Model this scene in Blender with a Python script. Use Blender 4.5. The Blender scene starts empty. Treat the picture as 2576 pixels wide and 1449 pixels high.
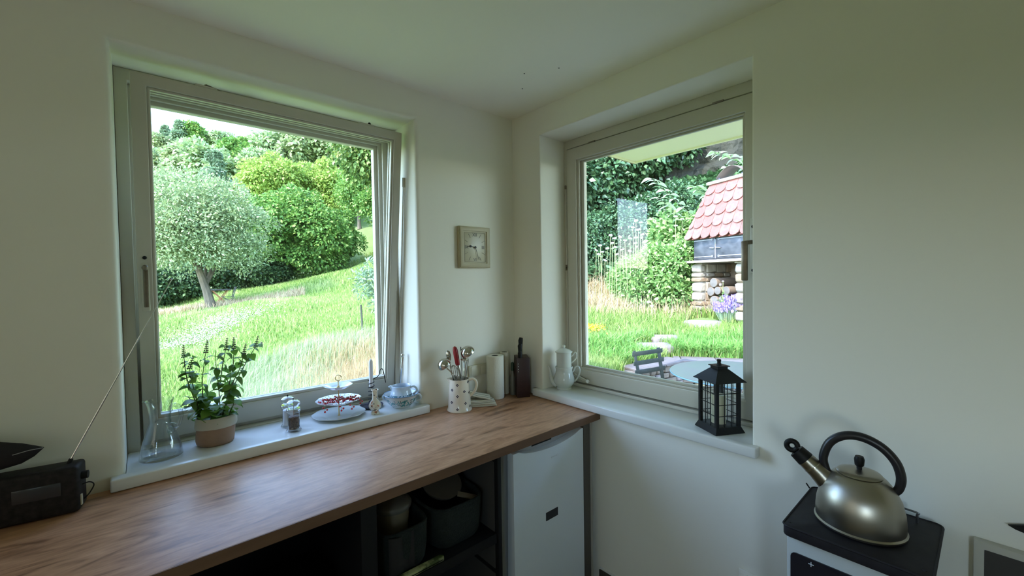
import bpy, bmesh, math, random
import numpy as np
from mathutils import Vector, Matrix
random.seed(7)
rng = np.random.default_rng(7)
SC = bpy.context.scene
COL = SC.collection
K = 0.90                       # height of the worktop above the floor

# ------------------------------------------------------------------ camera
CAM = np.array([-1.63625, -1.84337, 0.655 + K])
CR = np.array([0.75143954, -0.65962252, -0.01538656])
CU = np.array([0.02837492, 0.00900864, 0.99955676])
CF = np.array([0.65919154, 0.75154306, -0.02548619])
cam = bpy.data.cameras.new('camera')
cam.sensor_width = 36.0
cam.lens = 36.0 * 1059.04 / 2576.0
cam.clip_start = 0.02
cam.clip_end = 600
camo = bpy.data.objects.new('camera', cam)
COL.objects.link(camo)
camo.matrix_world = Matrix(((CR[0], CU[0], -CF[0], CAM[0]), (CR[1], CU[1], -CF[1], CAM[1]),
                            (CR[2], CU[2], -CF[2], CAM[2]), (0, 0, 0, 1)))
SC.camera = camo

# ------------------------------------------------------------------ world, sun, exposure
SUN_DIR = Vector((-0.92, -0.26, 0.95)).normalized()
world = bpy.data.worlds.new('world')
SC.world = world
world.use_nodes = True
wn = world.node_tree
wn.nodes.clear()
sky = wn.nodes.new('ShaderNodeTexSky')
sky.sky_type = 'NISHITA'
sky.sun_disc = False
sky.sun_elevation = math.asin(SUN_DIR.z)
sky.sun_rotation = math.atan2(SUN_DIR.x, SUN_DIR.y)
sky.air_density = 1.0
sky.dust_density = 0.5
sky.ozone_density = 2.0
bg = wn.nodes.new('ShaderNodeBackground')
bg.inputs['Strength'].default_value = 1.0
wo = wn.nodes.new('ShaderNodeOutputWorld')
# thin summer clouds over the whole dome
tc = wn.nodes.new('ShaderNodeTexCoord')
mp = wn.nodes.new('ShaderNodeMapping')
mp.inputs['Scale'].default_value = (1, 1, 2.6)
nz = wn.nodes.new('ShaderNodeTexNoise')
nz.inputs['Scale'].default_value = 2.6
nz.inputs['Detail'].default_value = 6
cr_ = wn.nodes.new('ShaderNodeValToRGB')
cr_.color_ramp.elements[0].position = 0.56
cr_.color_ramp.elements[1].position = 1.0
mx = wn.nodes.new('ShaderNodeMix')
mx.data_type = 'RGBA'
mx.inputs['B'].default_value = (2.2, 2.4, 2.7, 1)
wn.links.new(tc.outputs['Generated'], mp.inputs['Vector'])
wn.links.new(mp.outputs['Vector'], nz.inputs['Vector'])
wn.links.new(nz.outputs['Fac'], cr_.inputs['Fac'])
wn.links.new(cr_.outputs['Color'], mx.inputs['Factor'])
wn.links.new(sky.outputs['Color'], mx.inputs['A'])
wn.links.new(mx.outputs['Result'], bg.inputs['Color'])
wn.links.new(bg.outputs['Background'], wo.inputs['Surface'])

sun = bpy.data.lights.new('sun', 'SUN')
sun.energy = 3.6
sun.angle = math.radians(0.6)
sun.color = (1.0, 0.95, 0.86)
suno = bpy.data.objects.new('sun', sun)
COL.objects.link(suno)
suno.rotation_euler = SUN_DIR.to_track_quat('Z', 'Y').to_euler()
suno.location = (-8, -6, 12)

def portal(name, loc, rot, sx, sy):
    l = bpy.data.lights.new(name, 'AREA')
    l.shape = 'RECTANGLE'
    l.size = sx
    l.size_y = sy
    l.cycles.is_portal = True
    o = bpy.data.objects.new(name, l)
    o.location = loc
    o.rotation_euler = rot
    COL.objects.link(o)
portal('daylight_guide', (-1.15, 0.32, 0.76 + K), (math.radians(-90), 0, 0), 0.95, 1.25)
portal('daylight_guide', (0.32, -0.75, 0.73 + K), (math.radians(90), 0, math.radians(90)), 0.9, 1.25)
portal('daylight_guide', (-3.72, -3.30, 1.55), (math.radians(90), 0, math.radians(-90)), 0.7, 0.9)
# weak warm fill lamp added behind the photographer to lift the room
ol = bpy.data.lights.new('fill_light', 'AREA')
ol.shape = 'RECTANGLE'
ol.size = 1.2
ol.size_y = 1.2
ol.energy = 1.2
ol.color = (1.0, 0.98, 0.82)
olo = bpy.data.objects.new('fill_light', ol)
olo.location = (-3.34, -1.2, 1.6)
olo.rotation_euler = (math.radians(90), 0, math.radians(-90))
COL.objects.link(olo)

SC.view_settings.view_transform = 'Standard'
SC.view_settings.look = 'None'
SC.view_settings.exposure = 1.22
SC.view_settings.gamma = 1.0
SC.view_settings.use_curve_mapping = False
cy = SC.cycles
cy.use_denoising = True
cy.max_bounces = 14
cy.diffuse_bounces = 8
cy.glossy_bounces = 4
cy.transmission_bounces = 8
cy.transparent_max_bounces = 24
cy.caustics_reflective = False
cy.caustics_refractive = False
cy.sample_clamp_indirect = 6.0

# ------------------------------------------------------------------ helpers
def at(px, py, depth):
    """point of the place seen in direction px, py at that depth along the view axis"""
    d = CF + CR * (px - 1288) / 1059.04 - CU * (py - 724.5) / 1059.04
    return CAM + d * depth

def tag(o, label=None, cat=None, group=None, kind=None):
    if label: o['label'] = label
    if cat: o['category'] = cat
    if group: o['group'] = group
    if kind: o['kind'] = kind
    return o

def empty(name, loc=(0, 0, 0), rz=0.0, label=None, cat=None, group=None, kind=None, rot=None):
    o = bpy.data.objects.new(name, None)
    o.empty_display_size = 0.05
    o.location = loc
    o.rotation_euler = rot if rot else (0, 0, rz)
    COL.objects.link(o)
    return tag(o, label, cat, group, kind)

def link(name, me, parent=None, m=None):
    o = bpy.data.objects.new(name, me)
    if m and not me.materials: me.materials.append(m)
    COL.objects.link(o)
    o.parent = parent
    return o

class MB:
    def __init__(s):
        s.v = []; s.f = []
    def add(s, vs, fs):
        b = len(s.v)
        s.v += [tuple(p) for p in vs]
        s.f += [tuple(b + i for i in f) for f in fs]
        return s
    def box(s, a, b):
        x0, y0, z0 = a; x1, y1, z1 = b
        return s.add([(x0, y0, z0), (x1, y0, z0), (x1, y1, z0), (x0, y1, z0), (x0, y0, z1), (x1, y0, z1), (x1, y1, z1), (x0, y1, z1)],
                     [(0, 3, 2, 1), (4, 5, 6, 7), (0, 1, 5, 4), (1, 2, 6, 5), (2, 3, 7, 6), (3, 0, 4, 7)])
    def obox(s, c, size, M=None):
        c = Vector(c); hx, hy, hz = size[0] / 2, size[1] / 2, size[2] / 2
        vs = []
        for z in (-hz, hz):
            for x, y in ((-hx, -hy), (hx, -hy), (hx, hy), (-hx, hy)):
                p = Vector((x, y, z))
                if M is not None: p = M @ p
                vs.append(tuple(c + p))
        return s.add(vs, [(0, 3, 2, 1), (4, 5, 6, 7), (0, 1, 5, 4), (1, 2, 6, 5), (2, 3, 7, 6), (3, 0, 4, 7)])
    def bar(s, a, b, w, h=None, up=(0, 0, 1)):
        a = Vector(a); b = Vector(b); h = h or w
        d = b - a; L = d.length; d.normalize()
        u = Vector(up)
        if abs(d.dot(u)) > 0.98: u = Vector((1, 0, 0))
        x = d.cross(u).normalized(); y = x.cross(d).normalized()
        M = Matrix((x, y, d)).transposed()
        return s.obox((a + b) / 2, (w, h, L), M)
    def tube(s, pts, r, n=8, caps=True, closed=False):
        pts = [Vector(p) for p in pts]; N = len(pts)
        if not hasattr(r, '__len__'): r = [r] * N
        rings = []; prev = None
        for i, p in enumerate(pts):
            if closed: t = pts[(i + 1) % N] - pts[i - 1]
            elif i == 0: t = pts[1] - p
            elif i == N - 1: t = p - pts[i - 1]
            else: t = (pts[i + 1] - p).normalized() + (p - pts[i - 1]).normalized()
            if t.length < 1e-9: t = Vector((0, 0, 1))
            t.normalize()
            if prev is None:
                u = Vector((0, 0, 1)) if abs(t.z) < 0.9 else Vector((1, 0, 0))
                x = t.cross(u).normalized()
            else:
                x = (prev - t * prev.dot(t))
                x = x.normalized() if x.length > 1e-6 else t.orthogonal().normalized()
            prev = x
            y = t.cross(x)
            rings.append([tuple(p + (x * math.cos(2 * math.pi * k / n) + y * math.sin(2 * math.pi * k / n)) * r[i]) for k in range(n)])
        vs = [q for g in rings for q in g]; fs = []
        for i in range(N if closed else N - 1):
            j = (i + 1) % N
            for k in range(n):
                k2 = (k + 1) % n
                fs.append((i * n + k, i * n + k2, j * n + k2, j * n + k))
        if caps and not closed:
            fs.append(tuple(range(n - 1, -1, -1))); fs.append(tuple((N - 1) * n + k for k in range(n)))
        return s.add(vs, fs)
    def lathe(s, prof, n=32, c=(0, 0, 0), M=None, sx=1.0, sy=1.0, lobes=None):
        vs = []; fs = []
        for (r, z) in prof:
            for k in range(n):
                a = 2 * math.pi * k / n
                q = r * (1 + (lobes[1] * math.cos(lobes[0] * a) if lobes else 0))
                p = Vector((q * math.cos(a) * sx, q * math.sin(a) * sy, z))
                if M is not None: p = M @ p
                vs.append((p.x + c[0], p.y + c[1], p.z + c[2]))
        m = len(prof)
        for i in range(m - 1):
            for k in range(n):
                k2 = (k + 1) % n
                fs.append((i * n + k, i * n + k2, (i + 1) * n + k2, (i + 1) * n + k))
        if prof[0][0] > 1e-6: fs.append(tuple(range(n - 1, -1, -1)))
        if prof[-1][0] > 1e-6: fs.append(tuple((m - 1) * n + k for k in range(n)))
        return s.add(vs, fs)
    def ball(s, c, r, n=12, m=8, M=None, sz=1.0):
        prof = [(max(1e-7, r * math.sin(math.pi * i / m)), -r * sz * math.cos(math.pi * i / m)) for i in range(m + 1)]
        return s.lathe(prof, n, c, M)
    def prism(s, poly, z0, z1, M=None, c=(0, 0, 0)):
        n = len(poly); vs = []
        for z in (z0, z1):
            for (x, y) in poly:
                p = Vector((x, y, z))
                if M is not None: p = M @ p
                vs.append((p.x + c[0], p.y + c[1], p.z + c[2]))
        fs = [tuple(range(n - 1, -1, -1)), tuple(range(n, 2 * n))]
        for k in range(n):
            k2 = (k + 1) % n
            fs.append((k, k2, n + k2, n + k))
        return s.add(vs, fs)
    def mesh(s, name, m=None, smooth=False, bevel=0.0, seg=2):
        me = bpy.data.meshes.new(name)
        me.from_pydata(s.v, [], s.f)
        bm = bmesh.new(); bm.from_mesh(me)
        bmesh.ops.remove_doubles(bm, verts=bm.verts, dist=1e-6)
        bmesh.ops.dissolve_degenerate(bm, edges=bm.edges, dist=1e-7)
        bmesh.ops.recalc_face_normals(bm, faces=bm.faces)
        if bevel > 0:
            es = [e for e in bm.edges if len(e.link_faces) == 2 and e.calc_face_angle(0) > 0.6]
            bmesh.ops.bevel(bm, geom=es, offset=bevel, segments=seg, affect='EDGES', profile=0.5, clamp_overlap=True)
        bm.to_mesh(me); bm.free()
        if smooth or bevel > 0:
            me.shade_smooth()
            me.set_sharp_from_angle(angle=math.radians(40))
        if m: me.materials.append(m)
        me.update()
        return me
    def build(s, name, m, parent=None, smooth=False, bevel=0.0, seg=2, loc=None, rot=None):
        o = link(name, s.mesh(name, m, smooth, bevel, seg), parent)
        if loc: o.location = loc
        if rot: o.rotation_euler = rot
        return o

def fast_mesh(name, V, F, m, nv):
    """V (n,3) vertices, F (k,nv) faces, as one mesh"""
    me = bpy.data.meshes.new(name)
    F = np.asarray(F, dtype=np.int32)
    me.vertices.add(len(V)); me.vertices.foreach_set('co', np.asarray(V, dtype=np.float32).ravel())
    me.loops.add(F.size); me.loops.foreach_set('vertex_index', F.ravel())
    me.polygons.add(len(F))
    me.polygons.foreach_set('loop_start', np.arange(0, F.size, nv, dtype=np.int32))
    me.update(calc_edges=True)
    me.validate()
    if m: me.materials.append(m)
    return me

def arc(c, r, a0, a1, n, plane='xz'):
    out = []
    for i in range(n + 1):
        a = math.radians(a0 + (a1 - a0) * i / n)
        u, w = r * math.cos(a), r * math.sin(a)
        out.append((c[0] + u, c[1], c[2] + w) if plane == 'xz' else (c[0], c[1] + u, c[2] + w) if plane == 'yz' else (c[0] + u, c[1] + w, c[2]))
    return out

# ------------------------------------------------------------------ materials
MATS = {}
def mat(name, col, rough=0.5, metal=0.0, spec=0.5, noise=None, bump=None, coat=0.0, sub=0.0, sheen=0.0, coords='Object'):
    """noise=(scale, other colour, contrast, stretch)  bump=(scale, strength, distance)"""
    if name in MATS: return MATS[name]
    m = bpy.data.materials.new(name); m.use_nodes = True
    nt = m.node_tree; b = nt.nodes['Principled BSDF']
    b.inputs['Base Color'].default_value = (*col, 1)
    b.inputs['Roughness'].default_value = rough
    b.inputs['Metallic'].default_value = metal
    b.inputs['Specular IOR Level'].default_value = spec
    b.inputs['Coat Weight'].default_value = coat
    if sheen: b.inputs['Sheen Weight'].default_value = sheen
    if sub:
        b.inputs['Subsurface Weight'].default_value = sub
        b.inputs['Subsurface Radius'].default_value = (0.02, 0.015, 0.01)
    if noise or bump:
        t = nt.nodes.new('ShaderNodeTexCoord')
    if noise:
        sc_, c2, con, st = (list(noise) + [1.0, (1, 1, 1)])[:4] if len(noise) < 4 else noise
        mp_ = nt.nodes.new('ShaderNodeMapping'); mp_.inputs['Scale'].default_value = st
        n_ = nt.nodes.new('ShaderNodeTexNoise'); n_.inputs['Scale'].default_value = sc_; n_.inputs['Detail'].default_value = 5
        r_ = nt.nodes.new('ShaderNodeValToRGB')
        r_.color_ramp.elements[0].position = 0.5 - 0.25 / con; r_.color_ramp.elements[1].position = 0.5 + 0.25 / con
        r_.color_ramp.elements[0].color = (*col, 1); r_.color_ramp.elements[1].color = (*c2, 1)
        nt.links.new(t.outputs[coords], mp_.inputs['Vector']); nt.links.new(mp_.outputs['Vector'], n_.inputs['Vector'])
        nt.links.new(n_.outputs['Fac'], r_.inputs['Fac']); nt.links.new(r_.outputs['Color'], b.inputs['Base Color'])
    if bump:
        n2 = nt.nodes.new('ShaderNodeTexNoise'); n2.inputs['Scale'].default_value = bump[0]; n2.inputs['Detail'].default_value = 6
        bp = nt.nodes.new('ShaderNodeBump'); bp.inputs['Strength'].default_value = bump[1]; bp.inputs['Distance'].default_value = bump[2]
        nt.links.new(t.outputs[coords], n2.inputs['Vector'])
        nt.links.new(n2.outputs['Fac'], bp.inputs['Height']); nt.links.new(bp.outputs['Normal'], b.inputs['Normal'])
    MATS[name] = m
    return m

def thin_glass(name, tint=(0.97, 0.985, 0.975), rough=0.0, ior=1.45, boost=1.0):
    m = bpy.data.materials.new(name); m.use_nodes = True
    nt = m.node_tree; nt.nodes.clear()
    o = nt.nodes.new('ShaderNodeOutputMaterial'); mxs = nt.nodes.new('ShaderNodeMixShader')
    tr = nt.nodes.new('ShaderNodeBsdfTransparent'); gl = nt.nodes.new('ShaderNodeBsdfGlossy'); fr = nt.nodes.new('ShaderNodeFresnel')
    tr.inputs['Color'].default_value = (*tint, 1); gl.inputs['Roughness'].default_value = rough; fr.inputs['IOR'].default_value = ior
    ge = nt.nodes.new('ShaderNodeNewGeometry'); ma = nt.nodes.new('ShaderNodeMath'); ma.operation = 'MULTIPLY_ADD'
    ma.inputs[1].default_value = 1.0 / ior - ior; ma.inputs[2].default_value = ior     # the same reflection from either side of a sheet
    nt.links.new(ge.outputs['Backfacing'], ma.inputs[0]); nt.links.new(ma.outputs[0], fr.inputs['IOR'])
    mu = nt.nodes.new('ShaderNodeMath'); mu.operation = 'MULTIPLY'; mu.inputs[1].default_value = boost; mu.use_clamp = True
    nt.links.new(fr.outputs['Fac'], mu.inputs[0]); nt.links.new(mu.outputs['Value'], mxs.inputs['Fac'])
    nt.links.new(tr.outputs['BSDF'], mxs.inputs[1]); nt.links.new(gl.outputs['BSDF'], mxs.inputs[2])
    nt.links.new(mxs.outputs['Shader'], o.inputs['Surface'])
    return m

def leafmat(name, c1, c2, c3=None, trans=0.35, rough=0.5, patch=None, spec=0.35):
    """leaves and blades: a colour of its own for each leaf, some light passing through"""
    m = bpy.data.materials.new(name); m.use_nodes = True
    nt = m.node_tree; b = nt.nodes['Principled BSDF']; out = nt.nodes['Material Output']
    g = nt.nodes.new('ShaderNodeNewGeometry'); r = nt.nodes.new('ShaderNodeValToRGB')
    e = r.color_ramp.elements
    e[0].color = (*c1, 1); e[1].color = (*c2, 1)
    if c3:
        e[1].position = 0.8; q = e.new(1.0); q.color = (*c3, 1)
    nt.links.new(g.outputs['Random Per Island'], r.inputs['Fac'])
    col = r.outputs['Color']
    if patch:   # (scale, colour, threshold)
        t = nt.nodes.new('ShaderNodeTexCoord'); n_ = nt.nodes.new('ShaderNodeTexNoise'); n_.inputs['Scale'].default_value = patch[0]
        n_.inputs['Detail'].default_value = 3
        rr = nt.nodes.new('ShaderNodeValToRGB'); rr.color_ramp.elements[0].position = patch[2]; rr.color_ramp.elements[1].position = patch[2] + 0.12
        mm = nt.nodes.new('ShaderNodeMix'); mm.data_type = 'RGBA'; mm.inputs['B'].default_value = (*patch[1], 1)
        nt.links.new(t.outputs['Object'], n_.inputs['Vector']); nt.links.new(n_.outputs['Fac'], rr.inputs['Fac'])
        nt.links.new(rr.outputs['Color'], mm.inputs['Factor']); nt.links.new(col, mm.inputs['A']); col = mm.outputs['Result']
    nt.links.new(col, b.inputs['Base Color'])
    b.inputs['Roughness'].default_value = rough; b.inputs['Specular IOR Level'].default_value = spec
    tl = nt.nodes.new('ShaderNodeBsdfTranslucent'); mxs = nt.nodes.new('ShaderNodeMixShader'); mxs.inputs['Fac'].default_value = trans
    nt.links.new(col, tl.inputs['Color']); nt.links.new(b.outputs['BSDF'], mxs.inputs[1]); nt.links.new(tl.outputs['BSDF'], mxs.inputs[2])
    nt.links.new(mxs.outputs['Shader'], out.inputs['Surface'])
    return m

M_WALL = mat('wall_plaster', (0.815, 0.79, 0.70), 0.9, spec=0.2, bump=(40, 0.10, 0.004))
M_CEIL = mat('ceiling_plaster', (0.90, 0.87, 0.775), 0.9, spec=0.2, bump=(25, 0.08, 0.004))
M_EXT = mat('outside_plaster', (0.75, 0.73, 0.66), 0.9, bump=(60, 0.3, 0.004))
M_PAINT = mat('window_paint', (0.56, 0.535, 0.455), 0.35, bump=(18, 0.06, 0.002))
M_SILL = mat('sill_paint', (0.76, 0.765, 0.74), 0.28, bump=(12, 0.05, 0.002))
M_GAP = mat('dark_gap', (0.05, 0.045, 0.03), 0.8)
M_STEEL = mat('polished_steel', (0.62, 0.61, 0.58), 0.16, metal=1.0)
M_WORN = mat('worn_handle_metal', (0.30, 0.26, 0.20), 0.38, metal=0.9, noise=(14, (0.16, 0.12, 0.09), 1.5, (1, 1, 1)))
M_BLACK = mat('black_paint', (0.008, 0.008, 0.008), 0.5, spec=0.25)
M_GLASS = thin_glass('window_glass')

# ------------------------------------------------------------------ room shell
X0, Y0, H = -3.4, -4.2, 1.566 + K
def hole_wall(outer, hole, prof, mapf, radii=(0, 0, 0, 0)):
    """plate with a hole; outer/hole = (u0,u1,w0,w1); prof = [(spread, depth)...] front to back; mapf(u,w,d)->xyz"""
    mb = MB()
    u0, u1, w0, w1 = hole
    def outline(e):
        pts = []
        for ci, (cu, cw, su, sw, a0) in enumerate(((u0, w0, -1, -1, 180), (u1, w0, 1, -1, 270), (u1, w1, 1, 1, 0), (u0, w1, -1, 1, 90))):
            r = radii[ci]; R = r + e
            cc = (cu - su * r, cw - sw * r)
            n = 6 if r > 0 else 1
            grp = []
            for k in range(n + 1 if r > 0 else 1):
                if r > 0:
                    a = math.radians(a0 + 90 * k / n); grp.append((cc[0] + R * math.cos(a), cc[1] + R * math.sin(a)))
                else:
                    grp.append((cu + su * e, cw + sw * e))
            pts.append(grp)
        return pts
    O = [(outer[0], outer[2]), (outer[1], outer[2]), (outer[1], outer[3]), (outer[0], outer[3])]
    def ring(e, d):
        g = outline(e)
        for i in range(4):
            gi = g[i]; gn = g[(i + 1) % 4]
            for k in range(len(gi) - 1):
                mb.add([mapf(*O[i], d), mapf(*gi[k], d), mapf(*gi[k + 1], d)], [(0, 1, 2)])
            mb.add([mapf(*O[i], d), mapf(*gi[-1], d), mapf(*gn[0], d), mapf(*O[(i + 1) % 4], d)], [(0, 1, 2, 3)])
    ring(prof[0][0], prof[0][1]); ring(prof[-1][0], prof[-1][1])
    for (e0, d0), (e1, d1) in zip(prof[:-1], prof[1:]):
        a = [p for g in outline(e0) for p in g]; b = [p for g in outline(e1) for p in g]; n = len(a)
        for k in range(n):
            k2 = (k + 1) % n
            mb.add([mapf(*a[k], d0), mapf(*a[k2], d0), mapf(*b[k2], d1), mapf(*b[k], d1)], [(0, 1, 2, 3)])
    d0, d1 = prof[0][1], prof[-1][1]
    for i in range(4):
        j = (i + 1) % 4
        mb.add([mapf(*O[i], d0), mapf(*O[j], d0), mapf(*O[j], d1), mapf(*O[i], d1)], [(0, 1, 2, 3)])
    return mb
def bull(r, n=4):
    return [(r * (1 - math.sin(math.pi / 2 * i / n)), r * (1 - math.cos(math.pi / 2 * i / n))) for i in range(n + 1)]
AX0, AX1, AZ0, AZ1 = -1.705, -0.6273, 0.012 + K, 1.4261 + K
BY0, BY1, BZ0, BZ1 = -1.2783, -0.2214, 0.012 + K, 1.4214 + K
wn_ = hole_wall((X0, 0.0, 0, H + 0.1), (AX0 + .010, AX1, AZ0, AZ1), bull(0.022, 5) + [(0, 0.40)], lambda u, w, d: (u, d, w))
o = wn_.build('wall_north', M_WALL, smooth=True); tag(o, kind='structure')
we_ = hole_wall((Y0, 0.0, 0, H + 0.1), (BY0, BY1, BZ0, BZ1), bull(0.008, 3) + [(0, 0.40)], lambda u, w, d: (d, u, w), radii=(0.0, 0, 0, 0.0))
o = we_.build('wall_east', M_WALL, smooth=True); tag(o, kind='structure')
o = MB().box((0, 0, 0), (0.40, 0.40, H + 0.1)).build('wall_corner', M_EXT); tag(o, kind='structure')
o = hole_wall((Y0, 0.40, 0, H + 0.1), (-3.65, -2.95, 1.10, 2.00), [(0, 0), (0, 0.30)], lambda u, w, d: (X0 - d, u, w)).build('wall_west', M_WALL); tag(o, kind='structure')
dr = empty('added_window', (X0 - 0.15, -3.30, 1.10), kind='structure')  # unseen window added to let sun in and brighten the room

o = MB().box((X0 - 0.3, Y0 - 0.3, 0), (0.40, Y0, H + 0.1)).build('wall_south', M_WALL); tag(o, kind='structure')
M_FLOOR = mat('floor_boards', (0.46, 0.37, 0.25), 0.45, noise=(3, (0.36, 0.28, 0.18), 1.0, (1, 9, 1)))
o = MB().box((X0, Y0, -0.15), (0, 0, 0)).build('floor', M_FLOOR); tag(o, kind='structure')
cb = MB()
cb.box((X0 - 0.3, Y0 - 0.3, H), (0.40, 0.40, H + 0.2))
rc = 0.025
def cove(p, q, inw):
    P = []
    for i in range(7):
        a = math.pi / 2 * i / 6
        off = rc * (1 - math.sin(a)); dz = rc * (1 - math.cos(a))
        P.append((off, H - dz))
    for (o0, z0), (o1, z1) in zip(P[:-1], P[1:]):
        cb.add([(p[0] + inw[0] * o0, p[1] + inw[1] * o0, z0), (q[0] + inw[0] * o0, q[1] + inw[1] * o0, z0),
                (q[0] + inw[0] * o1, q[1] + inw[1] * o1, z1), (p[0] + inw[0] * o1, p[1] + inw[1] * o1, z1)], [(0, 1, 2, 3)])
o = cb.build('ceiling', M_CEIL, smooth=True); tag(o, kind='structure')
M_BASE = mat('dark_baseboard', (0.06, 0.052, 0.042), 0.5)
o = MB().box((-0.014, Y0, 0), (0, -0.60, 0.135)).build('baseboard_east', M_BASE, bevel=0.003); tag(o, kind='structure')
o = MB().box((-0.008, Y0, 0.135), (0, -0.60, 0.142)).build('trim_1', M_SILL); tag(o, kind='structure')
M_DOT = mat('nail_hole', (0.03, 0.028, 0.02), 0.8)
dots = MB()
for px, py in ((1319, 185), (1406, 171), (1314, 223)):
    d = CF + CR * (px - 1288) / 1059.04 - CU * (py - 724.5) / 1059.04
    p = CAM + d * ((H - CAM[2]) / d[2])
    dots.lathe([(0.003, H - 0.001), (0.003, H + 0.0005)], 8, (p[0], p[1], 0))
o = dots.build('trim_2', M_DOT); tag(o, 'tiny dark nail holes in the plaster ceiling', kind='structure')

# ------------------------------------------------------------------ windows
def frame_ring(mb, u0, u1, w0, w1, wid, d0, d1, mapf, rounded=False):
    """rectangular ring, wid=(left,right,bottom,top)"""
    l, r, b, t = wid
    A = [(u0, w0), (u1, w0), (u1, w1), (u0, w1)]
    B = [(u0 + l, w0 + b), (u1 - r, w0 + b), (u1 - r, w1 - t), (u0 + l, w1 - t)]
    vs = [mapf(*p, d0) for p in A] + [mapf(*p, d0) for p in B] + [mapf(*p, d1) for p in A] + [mapf(*p, d1) for p in B]
    fs = []
    for i in range(4):
        j = (i + 1) % 4
        fs += [(i, j, 4 + j, 4 + i), (8 + i, 8 + j, 12 + j, 12 + i), (i, j, 8 + j, 8 + i), (4 + i, 4 + j, 12 + j, 12 + i)]
    mb.add(vs, fs)

m_ = MB(); frame_ring(m_, -3.65, -2.95, 1.10, 2.00, (0.05, 0.05, 0.05, 0.05), -0.18, -0.12, lambda u, w, d: (X0 + d, u, w))
def loc0(o, root):
    t = Vector(root.location)
    for v in o.data.vertices: v.co -= t
loc0(m_.build('window_frame', M_PAINT, dr), dr)
m_ = MB(); m_.add([(X0 - 0.15, -3.61, 1.14), (X0 - 0.15, -2.99, 1.14), (X0 - 0.15, -2.99, 1.96), (X0 - 0.15, -3.61, 1.96)], [(0, 1, 2, 3)])
loc0(m_.build('pane', M_GLASS, dr), dr)

# window A (north wall)
wA = empty('window_1', (-1.166, 0.21, K), kind='structure')
def loc(o, root):
    """geometry was written in world coordinates: shift it to the parent's origin"""
    t = Vector(root.location)
    for v in o.data.vertices: v.co -= t
    return o
mN = lambda u, w, d: (u, d, w + K)
fr = MB()
frame_ring(fr, -1.694, -0.628, 0.005, 1.4255, (0.036, 0.024, 0.040, 0.040), 0.212, 0.255, mN)
frame_ring(fr, -1.694, -0.628, 0.005, 1.4255, (0.066, 0.050, 0.085, 0.062), 0.255, 0.272, mN)
frame_ring(fr, -1.694, -0.628, 0.005, 1.4255, (0.082, 0.066, 0.110, 0.074), 0.272, 0.288, mN)
frame_ring(fr, -1.694, -0.628, 0.005, 1.4255, (0.101, 0.084, 0.130, 0.090), 0.288, 0.325, mN)
loc(fr.build('window_frame', M_PAINT, wA, bevel=0.003), wA)
# tilted sash, hinged along the bottom
SH_Y, SH_Z, TILT = 0.232, 0.060, math.radians(6.7)
def mS(u, w, d):   # w along the tilted sash, d into the wall
    c, s_ = math.cos(TILT), math.sin(TILT)
    return (u, SH_Y - w * s_ + d * c, SH_Z + w * c + d * s_ + K)
SHH = 1.322
sm = MB()
frame_ring(sm, -1.650, -0.655, 0.0, SHH, (0.043, 0.040, 0.082, 0.040), 0.0, 0.034, mS)
frame_ring(sm, -1.640, -0.665, 0.01, SHH - .01, (0.043, 0.040, 0.082, 0.042), 0.034, 0.050, mS)
sash = loc(sm.build('sash', M_PAINT, wA, bevel=0.004), wA)
lp = MB()
frame_ring(lp, -1.607, -0.695, 0.082, SHH - 0.040, (0.009, 0.009, 0.012, 0.009), 0.008, 0.030, mS)
loc(lp.build('glazing_bead', M_PAINT, sash, bevel=0.003), wA)
g = MB(); g.add([mS(-1.60, 0.09, 0.02), mS(-0.70, 0.09, 0.02), mS(-0.70, SHH - 0.047, 0.02), mS(-1.60, SHH - 0.047, 0.02)], [(0, 1, 2, 3)])
loc(g.build('pane', M_GLASS, sash), wA)
# handle of window A
hm = MB(); c0 = mS(-1.628, 0.60, -0.004)
hm.obox(c0, (0.022, 0.008, 0.205))
h1 = loc(hm.build('handle_plate', M_PAINT, sash, bevel=0.004), wA)
hm = MB(); hm.obox(mS(-1.627, 0.580, -0.011), (0.014, 0.010, 0.135)); hm.ball(mS(-1.628, 0.655, -0.012), 0.010)
loc(hm.build('handle', M_WORN, sash, bevel=0.003, smooth=True), wA)
hm = MB(); hm.ball(mS(-1.628, 0.690, -0.006), 0.0065); loc(hm.build('screw', M_BLACK, sash, smooth=True), wA)
# fittings on the top rail and the stay arm
for (ua, ub) in ((-1.47, -1.405), (-0.86, -0.795)):
    ft = MB(); ft.add([mS(ua, SHH, 0.004), mS(ub, SHH, 0.004), mS(ub, SHH, 0.03), mS(ua, SHH, 0.03),
                       mS(ua, SHH + 0.008, 0.004), mS(ub, SHH + 0.006, 0.004), mS(ub, SHH + 0.006, 0.03), mS(ua, SHH + 0.008, 0.03)],
                      [(0, 1, 2, 3), (4, 5, 6, 7), (0, 1, 5, 4), (1, 2, 6, 5), (2, 3, 7, 6), (3, 0, 4, 7)])
    loc(ft.build('fitting', M_PAINT, sash, bevel=0.001), wA)
ft = MB(); ft.bar(mS(-1.44, SHH + 0.012, 0.012), (-1.22, 0.235, 1.386 + K), 0.010, 0.003)
loc(ft.build('stay_arm', M_WORN, wA), wA)
ft = MB(); ft.ball(mS(-0.815, SHH + 0.010, 0.014), 0.007, 8, 6); loc(ft.build('pin', M_BLACK, sash, smooth=True), wA)
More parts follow.
